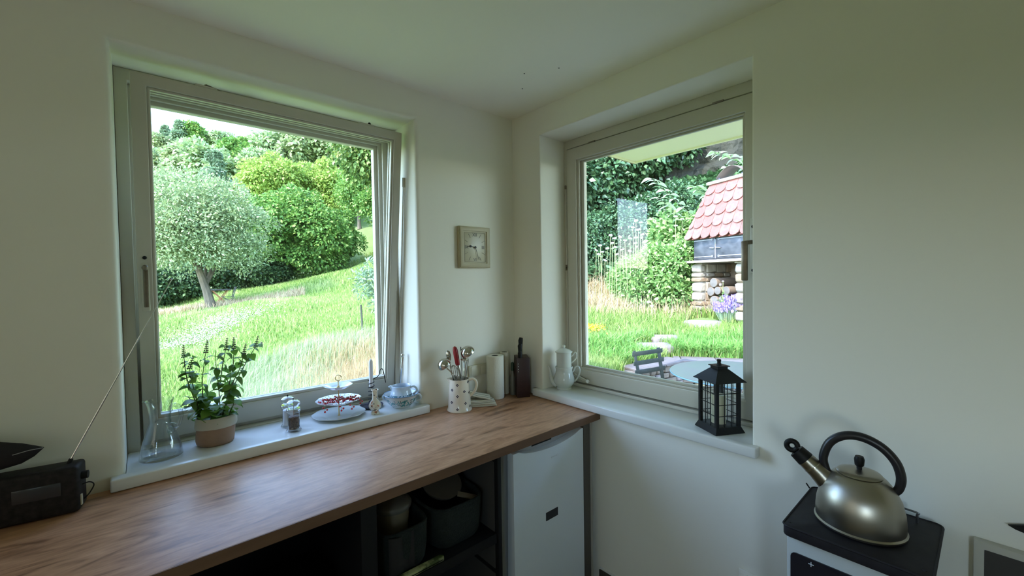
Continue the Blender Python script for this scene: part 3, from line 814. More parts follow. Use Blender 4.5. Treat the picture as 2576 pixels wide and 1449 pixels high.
# three tier cake stand
rx = facing(-0.985, 0.098)
r = empty('cake_stand', (-0.985, 0.098, S), rx, 'three-tier china cake stand with brass rod holding red currants', 'cake stand')
def plate(R, h, rim=0.18):
    return [(0.0, 0.0), (R * 0.52, 0.0), (R * 0.60, h * 0.25), (R * 0.74, h * 0.5), (R, h), (R * 0.995, h + 0.002), (R * 0.74, h * 0.5 + 0.0035), (R * 0.60, h * 0.25 + 0.0035), (R * 0.5, 0.003), (0.0, 0.003)]
M_PLATE = mat('plate_china', (0.70, 0.755, 0.76), 0.1, coat=0.6)
M_MIDP = mat('ornate_china', (0.78, 0.80, 0.80), 0.1, coat=0.6, noise=(45, (0.62, 0.60, 0.66), 3.0, (1, 1, 1)))
MB().lathe(plate(0.112, 0.014), 64, lobes=(8, 0.018), sy=0.92).build('bottom_plate', M_PLATE, r, smooth=True)
MB().lathe([(q, z + 0.060) for q, z in plate(0.095, 0.016)], 56, lobes=(12, 0.02), sy=0.95).build('middle_plate', M_MIDP, r, smooth=True)
MB().lathe([(q, z + 0.124) for q, z in plate(0.060, 0.016)], 48, lobes=(10, 0.02), sy=0.9).build('top_plate', M_PLATE, r, smooth=True)
MB().tube([(0, 0, 0.003), (0, 0, 0.160)], 0.0028, 10).lathe([(0.0, 0.127), (0.008, 0.128), (0.006, 0.137), (0.0, 0.138)], 12).lathe([(0.0, 0.003), (0.006, 0.003), (0.005, 0.008), (0, 0.009)], 12).build('rod', M_BRASS, r, smooth=True)
MB().tube(arc((0, 0, 0.174), 0.0125, 0, 345, 20), 0.0020, 8).build('ring_handle', M_BRASS, r, smooth=True)
rm = MB(); 
for k in range(30):
    a = 2 * math.pi * k / 30
    rm.ball((0.084 * math.cos(a) * 1.0, 0.079 * math.sin(a), 0.0765), 0.0016, 5, 4)
rm.build('rim_pattern', mat('rim_blue', (0.16, 0.20, 0.42), 0.3), r)
# red currants: bunches of berries on stalks
M_CUR = mat('currant_red', (0.50, 0.012, 0.02), 0.12, coat=0.6, sub=0.2)
M_CUR2 = mat('currant_dark', (0.22, 0.006, 0.012), 0.15, coat=0.6)
M_STK = mat('currant_stalk', (0.30, 0.30, 0.10), 0.6)
bm_ = MB().ball((0, 0, 0), 0.0042, 10, 8).mesh('berry', M_CUR, smooth=True)
bm2 = MB().ball((0, 0, 0), 0.0040, 10, 8).mesh('berry', M_CUR2, smooth=True)
rc_ = random.Random(11)
hang = {0: (-0.055, -0.092, -0.002), 3: (0.052, -0.088, -0.004), 6: (0.090, -0.030, 0.0), 8: (0.010, -0.094, -0.004)}
words_ = ['left edge', 'left front', 'left back', 'front rim, hanging over', 'middle by the brass rod', 'front centre', 'right rim, hanging over', 'right back', 'front, lowest of all', 'back behind the rod', 'top of the heap']
cr_root = Matrix.Rotation(rx, 4, 'Z')
for i in range(11):
    lx = -0.062 + 0.0125 * i + rc_.uniform(-.004, .004); ly = rc_.uniform(-0.040, 0.025)
    off = cr_root @ Vector((lx, ly, 0))
    b_ = empty('currant_bunch', (-0.985 + off.x, 0.098 + off.y, S + 0.0665), rx + rc_.uniform(-0.6, 0.6), 'bunch of glossy red currants on the middle plate, ' + words_[i], 'currants', 'red currants on the cake stand')
    pts = []
    for q in range(10):
        p = (-0.022 + 0.0048 * q, rc_.uniform(-0.010, 0.010), 0.0045 + rc_.uniform(0, 0.010) + (0.004 if 2 < q < 8 else 0))
        pts.append(p)
        o = bpy.data.objects.new('berry', bm_ if rc_.random() > 0.2 else bm2); COL.objects.link(o); o.parent = b_; o.location = p
    MB().tube([(-0.026, 0, 0.016)] + [(p[0], p[1] * 0.3, p[2] + 0.004) for p in pts[::2]] + [(0.03, 0, 0.018)], 0.0008, 5).build('stalk', M_STK, b_)
for i, (lx, ly, lz) in hang.items():
    off = cr_root @ Vector((lx, ly, 0))
    b_ = empty('currant_bunch', (-0.985 + off.x, 0.098 + off.y, S + 0.072 + lz), rx, 'few red currants dangling over the plate rim, ' + {0: 'leftmost', 3: 'right of the front', 6: 'by the window frame', 8: 'straight below the rod'}[i], 'currants', 'red currants on the cake stand')
    MB().tube([(0, 0.018, 0.012), (0, 0.0, 0.006), (0, -0.006, -0.012)], 0.0008, 5).build('stalk', M_STK, b_)
    for p in ((0.0, -0.006, -0.016), (0.008, -0.004, -0.008), (-0.006, 0.002, 0.0)):
        o = bpy.data.objects.new('berry', bm_); COL.objects.link(o); o.parent = b_; o.location = p

# spiral candle holder and candle
hx, hy = -0.822, 0.125
r = empty('candle_holder', (hx, hy, S), facing(hx, hy), 'dark blue enamel candle holder with a spiral wire stem and hook', 'candle holder')
M_ENAM = mat('dark_enamel', (0.012, 0.014, 0.045), 0.22, coat=0.5)
MB().lathe([(0.0, 0.001), (0.045, 0.001), (0.052, 0.006), (0.054, 0.011), (0.050, 0.008), (0.04, 0.004), (0.0, 0.004)], 40).build('dish', M_ENAM, r, smooth=True)
sp = []
for i in range(145):
    t = i / 144; a = t * 2 * math.pi * 6.5
    sp.append((0.0138 * math.cos(a), 0.0138 * math.sin(a), 0.006 + 0.124 * t ** 0.9))
sp += [(0.012, -0.004, 0.136), (0.035, 0, 0.150), (0.043, 0, 0.176), (0.052, 0, 0.180), (0.058, 0, 0.165), (0.067, 0, 0.112)]
MB().tube(sp[:145] + smooth_curve(sp[144:], 6)[1:], 0.0020, 6).build('spiral_stem', M_BLACK, r, smooth=True)
MB().lathe([(0.0, 0.004), (0.014, 0.004), (0.013, 0.030), (0.0, 0.032)], 16).build('socket', M_ENAM, r, smooth=True)
r = empty('taper_candle', (hx, hy, S + 0.100), 0, 'white unlit candle stuck in the spiral holder', 'candle')
MB().lathe([(0.0, 0.0), (0.0095, 0.0), (0.0095, 0.118), (0.007, 0.127), (0.002, 0.132), (0, 0.133)], 20).build('wax', mat('white_wax', (0.68, 0.66, 0.68), 0.35, sub=0.3), r, smooth=True)
MB().tube([(0, 0, 0.131), (0.001, 0, 0.139)], 0.0008, 5).build('wick', M_CHINA, r)

# painted vase
def vor_mat(name, base, spots, scale, thr, rough=0.2, zscale=1.0):
    m = bpy.data.materials.new(name); m.use_nodes = True
    nt = m.node_tree; b = nt.nodes['Principled BSDF']; b.inputs['Roughness'].default_value = rough; b.inputs['Coat Weight'].default_value = 0.4
    t = nt.nodes.new('ShaderNodeTexCoord'); mp_ = nt.nodes.new('ShaderNodeMapping'); mp_.inputs['Scale'].default_value = (1, 1, zscale)
    col = None
    nt.links.new(t.outputs['Object'], mp_.inputs['Vector'])
    for i, (c, s_, th) in enumerate(zip(spots, scale, thr)):
        n_ = nt.nodes.new('ShaderNodeTexNoise'); n_.inputs['Scale'].default_value = s_; n_.inputs['Detail'].default_value = 2
        n_.noise_dimensions = '4D'; n_.inputs['W'].default_value = i * 3.7
        rr = nt.nodes.new('ShaderNodeValToRGB'); rr.color_ramp.elements[0].position = th; rr.color_ramp.elements[1].position = th + 0.015
        mm = nt.nodes.new('ShaderNodeMix'); mm.data_type = 'RGBA'; mm.inputs['B'].default_value = (*c, 1)
        if col is None: mm.inputs['A'].default_value = (*base, 1)
        else: nt.links.new(col, mm.inputs['A'])
        nt.links.new(mp_.outputs['Vector'], n_.inputs['Vector']); nt.links.new(n_.outputs['Fac'], rr.inputs['Fac']); nt.links.new(rr.outputs['Color'], mm.inputs['Factor'])
        col = mm.outputs['Result']
    nt.links.new(col, b.inputs['Base Color'])
    return m
M_VASE = vor_mat('vase_flowers', (0.74, 0.68, 0.55), [(0.40, 0.12, 0.05), (0.02, 0.015, 0.03)], (55, 95), (0.60, 0.62))
r = empty('painted_vase', (-0.850, 0.018, S), 0, 'small cream vase with brown and black painted flowers', 'vase')
MB().lathe([(0.0, 0.0), (0.019, 0.0), (0.0195, 0.006), (0.014, 0.012), (0.018, 0.018), (0.0275, 0.030), (0.0285, 0.040), (0.023, 0.052), (0.014, 0.064), (0.0115, 0.078), (0.0115, 0.096), (0.015, 0.108), (0.0145, 0.110), (0.010, 0.098), (0.009, 0.07), (0.0, 0.05)], 32).build('body', M_VASE, r, smooth=True)
MB().tube([(0.0148 * math.cos(a), 0.0148 * math.sin(a), 0.109) for a in np.linspace(0, 2 * math.pi, 24, endpoint=False)], 0.0014, 6, closed=True).build('lip', M_CREAM, r, smooth=True)

# patterned bowl with a creamer in it
bx_, by_ = -0.712, 0.034
fz_ = facing(bx_, by_)
M_GREY = mat('pale_glaze', (0.52, 0.60, 0.66), 0.15, coat=0.5)
def band_mat(name, base, z0, z1, c):
    m = vor_mat(name, base, [c, (0.03, 0.06, 0.09)], (110, 170), (0.50, 0.60), zscale=0.35)
    nt = m.node_tree; b = nt.nodes['Principled BSDF']; src = b.inputs['Base Color'].links[0].from_socket
    t = nt.nodes.new('ShaderNodeTexCoord'); sx_ = nt.nodes.new('ShaderNodeSeparateXYZ'); nt.links.new(t.outputs['Object'], sx_.inputs[0])
    g1 = nt.nodes.new('ShaderNodeMath'); g1.operation = 'GREATER_THAN'; g1.inputs[1].default_value = z0
    g2 = nt.nodes.new('ShaderNodeMath'); g2.operation = 'LESS_THAN'; g2.inputs[1].default_value = z1
    mu = nt.nodes.new('ShaderNodeMath'); mu.operation = 'MULTIPLY'
    nt.links.new(sx_.outputs['Z'], g1.inputs[0]); nt.links.new(sx_.outputs['Z'], g2.inputs[0]); nt.links.new(g1.outputs[0], mu.inputs[0]); nt.links.new(g2.outputs[0], mu.inputs[1])
    mm = nt.nodes.new('ShaderNodeMix'); mm.data_type = 'RGBA'; mm.inputs['A'].default_value = (*base, 1)
    nt.links.new(mu.outputs[0], mm.inputs['Factor']); nt.links.new(src, mm.inputs['B']); nt.links.new(mm.outputs['Result'], b.inputs['Base Color'])
    return m
r = empty('handled_bowl', (bx_, by_, S), fz_, 'wide grey-blue bowl with green speckled band and loop handle', 'bowl')
MB().lathe([(0.0, 0.0), (0.040, 0.0), (0.043, 0.004), (0.058, 0.018), (0.071, 0.037), (0.079, 0.058), (0.0815, 0.062), (0.080, 0.064), (0.076, 0.060), (0.067, 0.038), (0.052, 0.018), (0.035, 0.008), (0.0, 0.007)], 48).build('body', band_mat('bowl_band', (0.56, 0.62, 0.64), 0.012, 0.046, (0.06, 0.27, 0.30)), r, smooth=True)
MB().tube([(0.0808 * math.cos(a), 0.0808 * math.sin(a), 0.063) for a in np.linspace(0, 2 * math.pi, 48, endpoint=False)], 0.0022, 6, closed=True).build('rim', mat('blue_rim', (0.16, 0.25, 0.36), 0.2), r, smooth=True)
MB().tube(smooth_curve([(0.070, -0.030, 0.030), (0.086, -0.034, 0.034), (0.092, -0.036, 0.048), (0.084, -0.034, 0.060), (0.072, -0.030, 0.058)]), 0.0045, 10).build('handle', M_GREY, r, smooth=True)
MB().tube(smooth_curve([(-0.070, 0.02, 0.030), (-0.082, 0.024, 0.036), (-0.086, 0.024, 0.048), (-0.074, 0.022, 0.055)]), 0.0045, 10).build('handle', M_GREY, r, smooth=True)
r = empty('creamer', (bx_ + 0.002, by_ + 0.004, S + 0.0095), fz_, 'small pale blue creamer jug standing inside the bowl', 'jug')
MB().lathe([(0.0, 0.0), (0.034, 0.0), (0.046, 0.010), (0.054, 0.030), (0.053, 0.045), (0.046, 0.066), (0.043, 0.078), (0.046, 0.090), (0.0445, 0.091), (0.040, 0.078), (0.044, 0.062), (0.050, 0.044), (0.045, 0.012), (0.0, 0.006)], 40).build('body', band_mat('creamer_band', (0.54, 0.62, 0.70), 0.026, 0.052, (0.06, 0.20, 0.26)), r, smooth=True)
MB().tube([(-0.040, 0, 0.078), (-0.048, 0, 0.088), (-0.060, -0.002, 0.089)], [0.010, 0.008, 0.003], 10).build('spout', M_GREY, r, smooth=True)
MB().tube(smooth_curve([(0.042, -0.006, 0.080), (0.058, -0.008, 0.084), (0.070, -0.01, 0.076), (0.073, -0.01, 0.062), (0.056, -0.006, 0.045)]), 0.005, 10).build('handle', M_GREY, r, smooth=True)

# ---- pitcher with utensils
px_, py_ = -0.470, -0.105
fz_ = facing(px_, py_)
r = empty('pitcher', (px_, py_, K), fz_, 'cream ceramic pitcher with dark blue dotted flowers holding utensils', 'pitcher')
pp = [(0.0, 0.0), (0.058, 0.0), (0.0615, 0.004), (0.061, 0.009), (0.0565, 0.016), (0.0555, 0.05), (0.0525, 0.10), (0.0495, 0.135), (0.0485, 0.152), (0.050, 0.158), (0.0475, 0.158), (0.0455, 0.15), (0.0465, 0.13), (0.052, 0.02), (0.0, 0.012)]
MB().lathe(pp, 48).build('body', M_CREAM, r, smooth=True)
MB().tube(smooth_curve([(0.048, -0.01, 0.150), (0.066, -0.012, 0.156), (0.082, -0.014, 0.146), (0.086, -0.014, 0.125), (0.078, -0.012, 0.098), (0.060, -0.008, 0.076), (0.052, -0.006, 0.070)]), [0.0065] * 37, 10).build('handle', M_CREAM, r, smooth=True)
MB().tube([(-0.040, 0, 0.145), (-0.050, 0, 0.155), (-0.060, 0, 0.1575)], [0.012, 0.009, 0.003], 12).build('spout', M_CREAM, r, smooth=True)
M_NAVY = mat('navy_glaze', (0.018, 0.020, 0.06), 0.25)
for (zx, zy) in ((435, 835), (340, 930), (560, 960), (435, 1040), (330, 1155), (580, 1180), (430, 1280), (632, 800), (648, 1000), (663, 1255)):
    z = max(0.012, (1352 - zy) * 0.000262)
    R_ = float(np.interp(z, [0.012, 0.05, 0.10, 0.135], [0.0572, 0.0557, 0.0527, 0.0497]))
    s_ = max(-0.97, min(0.97, (zx - 470) * 0.000266 / R_))
    a = math.asin(s_)
    m_ = MB()
    for (du, dz) in ((0, 0.0042), (0, -0.0042), (0.0042, 0), (-0.0042, 0)):
        aa = a + du / R_
        cpt = Vector((math.sin(aa) * (R_ + 0.0003), -math.cos(aa) * (R_ + 0.0003), z + dz))
        nr = Vector((math.sin(aa), -math.cos(aa), 0)); M3 = nr.to_track_quat('Z', 'Y').to_matrix()
        m_.lathe([(0.0027, -0.0004), (0.0027, 0.0003)], 10, tuple(cpt), M=M3)
    m_.build('flower_motif', M_NAVY, r)
def U_(zx, zy, dy=0.0): return ((zx - 470) * 0.000268, dy, (1352 - zy) * 0.000268)
def utensil(name, label, cat):
    return empty(name, (px_, py_, K), fz_, label, cat, 'kitchen utensils in the pitcher')
M_ST2 = mat('utensil_steel', (0.55, 0.54, 0.50), 0.14, metal=1.0)
u = utensil('ladle', 'steel ladle leaning out over the spout, bowl turned down', 'ladle')
MB().tube(smooth_curve([U_(500, 1250, .01), U_(430, 800, .0), U_(330, 640, -.005), U_(250, 560, -.01)]), [0.0035] * 19, 8).build('handle', M_ST2, u, smooth=True)
Mq = Matrix.Rotation(math.radians(-35), 3, 'Y') @ Matrix.Rotation(math.radians(20), 3, 'X')
hs = [(0.034 * math.sin(t), 0.034 * math.cos(t)) for t in np.linspace(0.001, math.pi / 2, 9)]
MB().lathe([(a, b) for a, b in hs] + [(a * 0.95, b * 0.95) for a, b in hs[::-1]], 28, U_(215, 500, -.01), M=Mq).build('bowl', M_ST2, u, smooth=True)
u = utensil('ladle', 'steel ladle rising highest behind the red handle', 'ladle')
MB().tube(smooth_curve([U_(520, 1250, .0), U_(590, 760, .0), U_(600, 520, .0), U_(640, 360, .0)]), [0.0035] * 19, 8).build('handle', M_ST2, u, smooth=True)
Mq = Matrix.Rotation(math.radians(-28), 3, 'Y') @ Matrix.Rotation(math.radians(25), 3, 'X')
MB().lathe([(a * 1.08, b * 0.95) for a, b in hs] + [(a * 1.02, b * 0.88) for a, b in hs[::-1]], 28, U_(635, 290, .0), M=Mq).build('bowl', M_ST2, u, smooth=True)
u = utensil('slotted_spoon', 'narrow steel spoon with raised ribs behind the left ladle', 'spoon')
MB().tube([U_(470, 1250, .02), U_(330, 640, .015), U_(295, 430, .015)], 0.003, 8).build('handle', M_ST2, u, smooth=True)
MB().lathe([(0.0, -0.030), (0.008, -0.024), (0.013, 0), (0.010, 0.020), (0.0, 0.028)], 16, U_(285, 345, .015), M=Matrix.Rotation(math.radians(-8), 3, 'Y') @ Matrix.Diagonal((1, 0.35, 1))).build('bowl', M_ST2, u, smooth=True)
rb_ = MB()
for q in range(4): rb_.bar(U_(262, 385 - q * 28, .0095), U_(308, 378 - q * 28, .0095), 0.002)
rb_.build('ribs', M_STEEL, u)
u = utensil('peeler', 'kitchen tool with a thick red handle pointing up', 'utensil')
MB().tube([U_(405, 160, -.012), U_(402, 178, -.012), U_(410, 230, -.012), U_(430, 350, -.012), U_(447, 470, -.012), U_(452, 505, -.012)], [0.003, 0.0095, 0.0125, 0.0128, 0.0115, 0.010], 14).build('handle', mat('red_plastic', (0.26, 0.010, 0.014), 0.35), u, smooth=True)
MB().bar(U_(455, 505, -.012), U_(505, 760, -.006), 0.022, 0.004).bar(U_(505, 760, -.006), U_(520, 1200, 0), 0.020, 0.003).build('blade', M_ST2, u, bevel=0.001)
u = utensil('whisk', 'wire whisk with looped steel wires between ladle and red handle', 'whisk')
for q in range(5):
    a = math.pi * q / 5
    loop = []
    for i in range(15):
        t = math.pi * i / 14; rr_ = 0.016 * math.sin(t) ** 0.8 if 0 < i < 14 else 0.002
        sgn = 1 if i < 7 else -1
        w_ = 0.016 * (1 - abs(i - 7) / 7.0) ** 0.5
        zt_ = 0.225 - 0.11 * (abs(i - 7) / 7.0)
        x_ = (0.017 * math.sin(t)) * (1 if i < 7 else -1)
        loop.append((-0.026 + math.cos(a) * (0.016 if 3 < i < 11 else 0.006) * (1 if i < 7 else -1) * (1 - (0.75 if i == 7 else 0)) + (0.225 - zt_) * 0.12, -0.002 + math.sin(a) * (0.016 if 3 < i < 11 else 0.006) * (1 if i < 7 else -1) * (1 - (0.75 if i == 7 else 0)), zt_))
    MB().tube(smooth_curve(loop, 3), 0.0011, 5).build('wire', M_STEEL, u, smooth=True)
MB().tube([(-0.012, 0, 0.118), (0.0, 0, 0.03)], 0.006, 8).build('grip', M_ST2, u, smooth=True)
u = utensil('spatula', 'black and steel spatula with a dark blade tip behind the tall ladle', 'spatula')
MB().bar(U_(525, 760, .012), U_(515, 300, .012), 0.010, 0.003).build('shaft', M_ST2, u)
MB().bar(U_(515, 300, .012), U_(512, 190, .012), 0.018, 0.004).build('tip', M_BLACK, u, bevel=0.001)
MB().bar(U_(600, 760, .016), U_(650, 430, .016), 0.012, 0.003).build('side_arm', M_ST2, u)
u = utensil('masher', 'steel masher with a round collar low behind the red handle', 'masher')
MB().tube([U_(560, 1200, .02), U_(570, 430, .01)], 0.003, 8).build('shaft', M_ST2, u)
MB().tube([(U_(575, 415, .0)[0] + 0.018 * math.cos(a), 0.006 + 0.018 * math.sin(a), U_(575, 415)[2]) for a in np.linspace(0, 2 * math.pi, 20, endpoint=False)], 0.0035, 7, closed=True).build('collar', M_STEEL, u, smooth=True)

# folded towels
def stripe_mat(name, base, c, axis, freq, width):
    m = bpy.data.materials.new(name); m.use_nodes = True
    nt = m.node_tree; b = nt.nodes['Principled BSDF']; b.inputs['Roughness'].default_value = 0.9
    t = nt.nodes.new('ShaderNodeTexCoord'); s_ = nt.nodes.new('ShaderNodeSeparateXYZ'); nt.links.new(t.outputs['Object'], s_.inputs[0])
    mu = nt.nodes.new('ShaderNodeMath'); mu.operation = 'MULTIPLY'; mu.inputs[1].default_value = freq
    fr_ = nt.nodes.new('ShaderNodeMath'); fr_.operation = 'FRACT'
    lt = nt.nodes.new('ShaderNodeMath'); lt.operation = 'LESS_THAN'; lt.inputs[1].default_value = width
    mm = nt.nodes.new('ShaderNodeMix'); mm.data_type = 'RGBA'; mm.inputs['A'].default_value = (*base, 1); mm.inputs['B'].default_value = (*c, 1)
    nt.links.new(s_.outputs[axis], mu.inputs[0]); nt.links.new(mu.outputs[0], fr_.inputs[0]); nt.links.new(fr_.outputs[0], lt.inputs[0]); nt.links.new(lt.outputs[0], mm.inputs['Factor'])
    nt.links.new(mm.outputs['Result'], b.inputs['Base Color'])
    n_ = nt.nodes.new('ShaderNodeTexNoise'); n_.inputs['Scale'].default_value = 400; bp = nt.nodes.new('ShaderNodeBump'); bp.inputs['Strength'].default_value = 0.4; bp.inputs['Distance'].default_value = 0.001
    nt.links.new(n_.outputs['Fac'], bp.inputs['Height']); nt.links.new(bp.outputs['Normal'], b.inputs['Normal'])
    return m
M_TOW = stripe_mat('towel_striped', (0.66, 0.63, 0.51), (0.13, 0.12, 0.09), 'Y', 30, 0.20)
def towel(x, y, z, rz, L, W, h, label, n=3, tilt=0.0, seed=1):
    g = random.Random(seed)
    r = empty('folded_towel', (x, y, z), 0, label, 'towel', 'folded striped towels')
    r.rotation_euler = (0, tilt, rz)
    t = h / n
    for q in range(n):
        m_ = MB(); dx, dy = g.uniform(-0.004, 0.004), g.uniform(-0.003, 0.003)
        nx = 8; vs = []
        for jz in (0, 1):
            for k in range(nx + 1):
                for sy_ in (-1, 1):
                    vs.append((-L / 2 + L * k / nx + dx, sy_ * W / 2 + dy + g.uniform(-0.001, 0.001), t * q + (t - 0.0012) * jz + 0.0008 * math.sin(k * 1.1 + q)))
        fs = []; s2 = 2 * (nx + 1)
        for k in range(nx):
            a = 2 * k
            fs += [(a, a + 2, a + 3, a + 1), (s2 + a, s2 + a + 1, s2 + a + 3, s2 + a + 2), (a, s2 + a, s2 + a + 2, a + 2), (a + 1, a + 3, s2 + a + 3, s2 + a + 1)]
        fs += [(0, 1, s2 + 1, s2), (2 * nx, s2 + 2 * nx, s2 + 2 * nx + 1, 2 * nx + 1)]
        m_.add(vs, fs).build('fold', M_TOW, r, bevel=0.002)
    return r
towel(-0.332, -0.108, K + 0.0012, -0.55, 0.135, 0.10, 0.018, 'striped off-white towel at the bottom of the folded stack', 3, seed=2)
towel(-0.338, -0.103, K + 0.0205, -0.45, 0.120, 0.095, 0.014, 'striped off-white towel in the middle of the folded stack', 2, seed=3)
towel(-0.350, -0.100, K + 0.0480, -0.62, 0.120, 0.085, 0.008, 'striped off-white towel fanned up on top of the folded stack', 1, tilt=0.24, seed=5)

# wall socket behind the pitcher
M_SOCK = mat('socket_cream', (0.62, 0.59, 0.46), 0.35)
r = empty('wall_socket', (-0.255, 0, K + 0.155), 0, 'double cream wall socket behind pitcher and paper roll', 'socket')
MB().box((-0.085, -0.011, -0.030), (0.055, -0.0005, 0.030)).build('frame', M_SOCK, r, bevel=0.003)
for u_ in (-0.075, -0.012):
    MB().box((u_, -0.0135, -0.022), (u_ + 0.052, -0.011, 0.022)).build('insert', M_SOCK, r, bevel=0.002)
# paper rolls
M_ROLL = mat('paper_roll', (0.66, 0.63, 0.52), 0.95, bump=(120, 0.5, 0.003))
M_HOLE = mat('roll_core', (0.05, 0.045, 0.035), 0.95)
def roll(x, y, R_, h, ri, name, label):
    r = empty(name, (x, y, K), 0.4, label, 'paper roll', 'rolls in the corner')
    MB().lathe([(ri, 0.004), (R_ - 0.002, 0.001), (R_, 0.006), (R_, h - 0.003), (R_ - 0.003, h), (ri + 0.002, h), (ri, h - 0.002), (ri, 0.006)], 48).build('paper', M_ROLL, r, smooth=True)
    MB().lathe([(ri - 0.0002, 0.003), (ri - 0.0002, h - 0.002), (ri - 0.0016, h - 0.002), (ri - 0.0016, 0.003)], 32).build('core', M_HOLE, r, smooth=True)
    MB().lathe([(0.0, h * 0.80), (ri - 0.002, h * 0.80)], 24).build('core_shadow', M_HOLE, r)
roll(-0.205, -0.062, 0.0475, 0.232, 0.019, 'paper_towel_roll', 'thick kitchen paper roll standing in the corner')
roll(-0.110, -0.030, 0.0255, 0.235, 0.018, 'wrapping_roll', 'slim paper roll half hidden behind the thick kitchen roll')
pk = empty('spray_bottle', (-0.098, -0.083, K), 0, 'slim bottle with a dark green top between roll and knife block', 'bottle')
MB().lathe([(0.0, 0), (0.014, 0), (0.015, 0.01), (0.015, 0.10), (0.007, 0.125), (0.007, 0.135), (0, 0.135)], 18).build('body', mat('bottle_grey', (0.16, 0.15, 0.12), 0.4), pk, smooth=True)
MB().lathe([(0.0, 0.135), (0.009, 0.135), (0.009, 0.175), (0.005, 0.182), (0, 0.182)], 14).build('top', mat('dark_green_plastic', (0.012, 0.035, 0.015), 0.4), pk, smooth=True)

# knife block
kx, ky = -0.070, -0.128
r = empty('knife_block', (kx, ky, K), facing(kx, ky) + 0.20, 'very dark reddish wooden knife block in the corner', 'knife block')
M_KB = mat('dark_wood', (0.022, 0.008, 0.008), 0.4, noise=(8, (0.035, 0.012, 0.010), 1.0, (1, 1, 6)))
poly = [(-0.052, 0.0), (0.040, 0.0), (0.060, 0.12), (0.030, 0.215), (-0.052, 0.205)]
MB().prism([(-0.048, 0.0), (0.045, 0.0), (0.052, 0.125), (0.030, 0.222), (-0.048, 0.215)], -0.036, 0.036, M=Matrix(((0, 0, 1), (1, 0, 0), (0, 1, 0)))).build('block', M_KB, r, bevel=0.002)
r['label'] = 'very dark reddish wooden knife block in the corner'
M_RIV = mat('rivet', (0.55, 0.53, 0.48), 0.3, metal=1.0)
def knife(dx, dy, z0, L, lean, label):
    k_ = empty('kitchen_knife', (kx, ky, K), facing(kx, ky) + 0.20, label, 'knife', 'knives in the block')
    p0 = Vector((dx, dy, z0)); d = Vector((lean, 0.0, 1)).normalized()
    c = [p0 + d * (L * t) for t in (0, 0.15, 0.5, 0.85, 1.0)]
    c[3] += Vector((-0.001, 0, 0)); c[4] += Vector((0.002, 0, 0))
    MB().tube(c, [0.0115, 0.0108, 0.0105, 0.0130, 0.0100], 12).build('handle', M_BLACK, k_, smooth=True)
    for t in (0.25, 0.5, 0.75):
        q = p0 + d * (L * t)
        MB().ball((q.x, q.y - 0.0085, q.z), 0.0018, 8, 6).build('rivet', M_RIV, k_, smooth=True)
    MB().bar(tuple(p0 - d * 0.10), tuple(p0 + d * 0.004), 0.003, 0.016).build('blade', M_STEEL, k_)
knife(-0.004, 0.016, 0.213, 0.105, 0.05, 'tallest black knife handle rising from the dark block')
knife(-0.012, -0.014, 0.210, 0.078, 0.04, 'middle black knife handle in front of the tallest one')
knife(-0.016, -0.036, 0.190, 0.060, 0.04, 'shortest black riveted knife handle at the front of the block')
lb = MB()
for z in (0.185, 0.170, 0.155, 0.142): lb.ball((-0.028, -0.049, z), 0.0022, 8, 6)
lb.build('rivets', M_RIV, r, smooth=True)

# coffee pot with filter
tx, ty = 0.088, -0.300
r = empty('coffee_pot', (tx, ty, S), facing(tx, ty), 'white porcelain coffee pot with a lidded filter stacked on top', 'coffee pot')
M_PORC = mat('old_porcelain', (0.56, 0.58, 0.52), 0.14, coat=0.5)
MB().lathe([(0.0, 0.0), (0.040, 0.0), (0.041, 0.005), (0.037, 0.010), (0.044, 0.018), (0.055, 0.034), (0.0575, 0.048), (0.054, 0.066), (0.047, 0.088), (0.0445, 0.104), (0.0475, 0.116), (0.048, 0.121), (0.0465, 0.123), (0.042, 0.118), (0.0, 0.112)], 48, lobes=(12, 0.006)).build('pot', M_PORC, r, smooth=True)
MB().lathe([(0.0, 0.116), (0.039, 0.118), (0.0405, 0.124), (0.0405, 0.196), (0.042, 0.201), (0.038, 0.201), (0.0, 0.198)], 48, lobes=(12, 0.004)).build('filter', M_PORC, r, smooth=True)
MB().lathe([(0.0, 0.200), (0.0465, 0.2005), (0.0475, 0.2035), (0.044, 0.207), (0.030, 0.216), (0.012, 0.223), (0.0, 0.224)], 40, lobes=(12, 0.006)).build('lid', M_PORC, r, smooth=True)
MB().lathe([(0.006, 0.222), (0.005, 0.227), (0.0095, 0.232), (0.009, 0.237), (0.003, 0.241), (0, 0.242)], 16).build('knob', M_PORC, r, smooth=True)
MB().tube(smooth_curve([(-0.040, 0, 0.022), (-0.060, 0, 0.034), (-0.070, 0, 0.060), (-0.074, 0, 0.090), (-0.080, 0, 0.114), (-0.090, 0, 0.126)]), [0.017 - 0.0125 * min(1, i / 24) for i in range(31)], 14).build('spout', M_PORC, r, smooth=True)
MB().tube(smooth_curve([(0.042, 0, 0.090), (0.052, 0, 0.100), (0.064, 0, 0.121), (0.080, 0, 0.119), (0.085, 0, 0.095), (0.074, 0, 0.062), (0.056, 0, 0.040)]), 0.0048, 10).build('handle', M_PORC, r, smooth=True)
MB().tube(smooth_curve([(0.038, 0, 0.178), (0.048, 0, 0.184), (0.060, 0, 0.200), (0.068, 0, 0.190), (0.064, 0, 0.166), (0.040, 0, 0.142)]), 0.0038, 10).build('filter_handle', M_PORC, r, smooth=True)

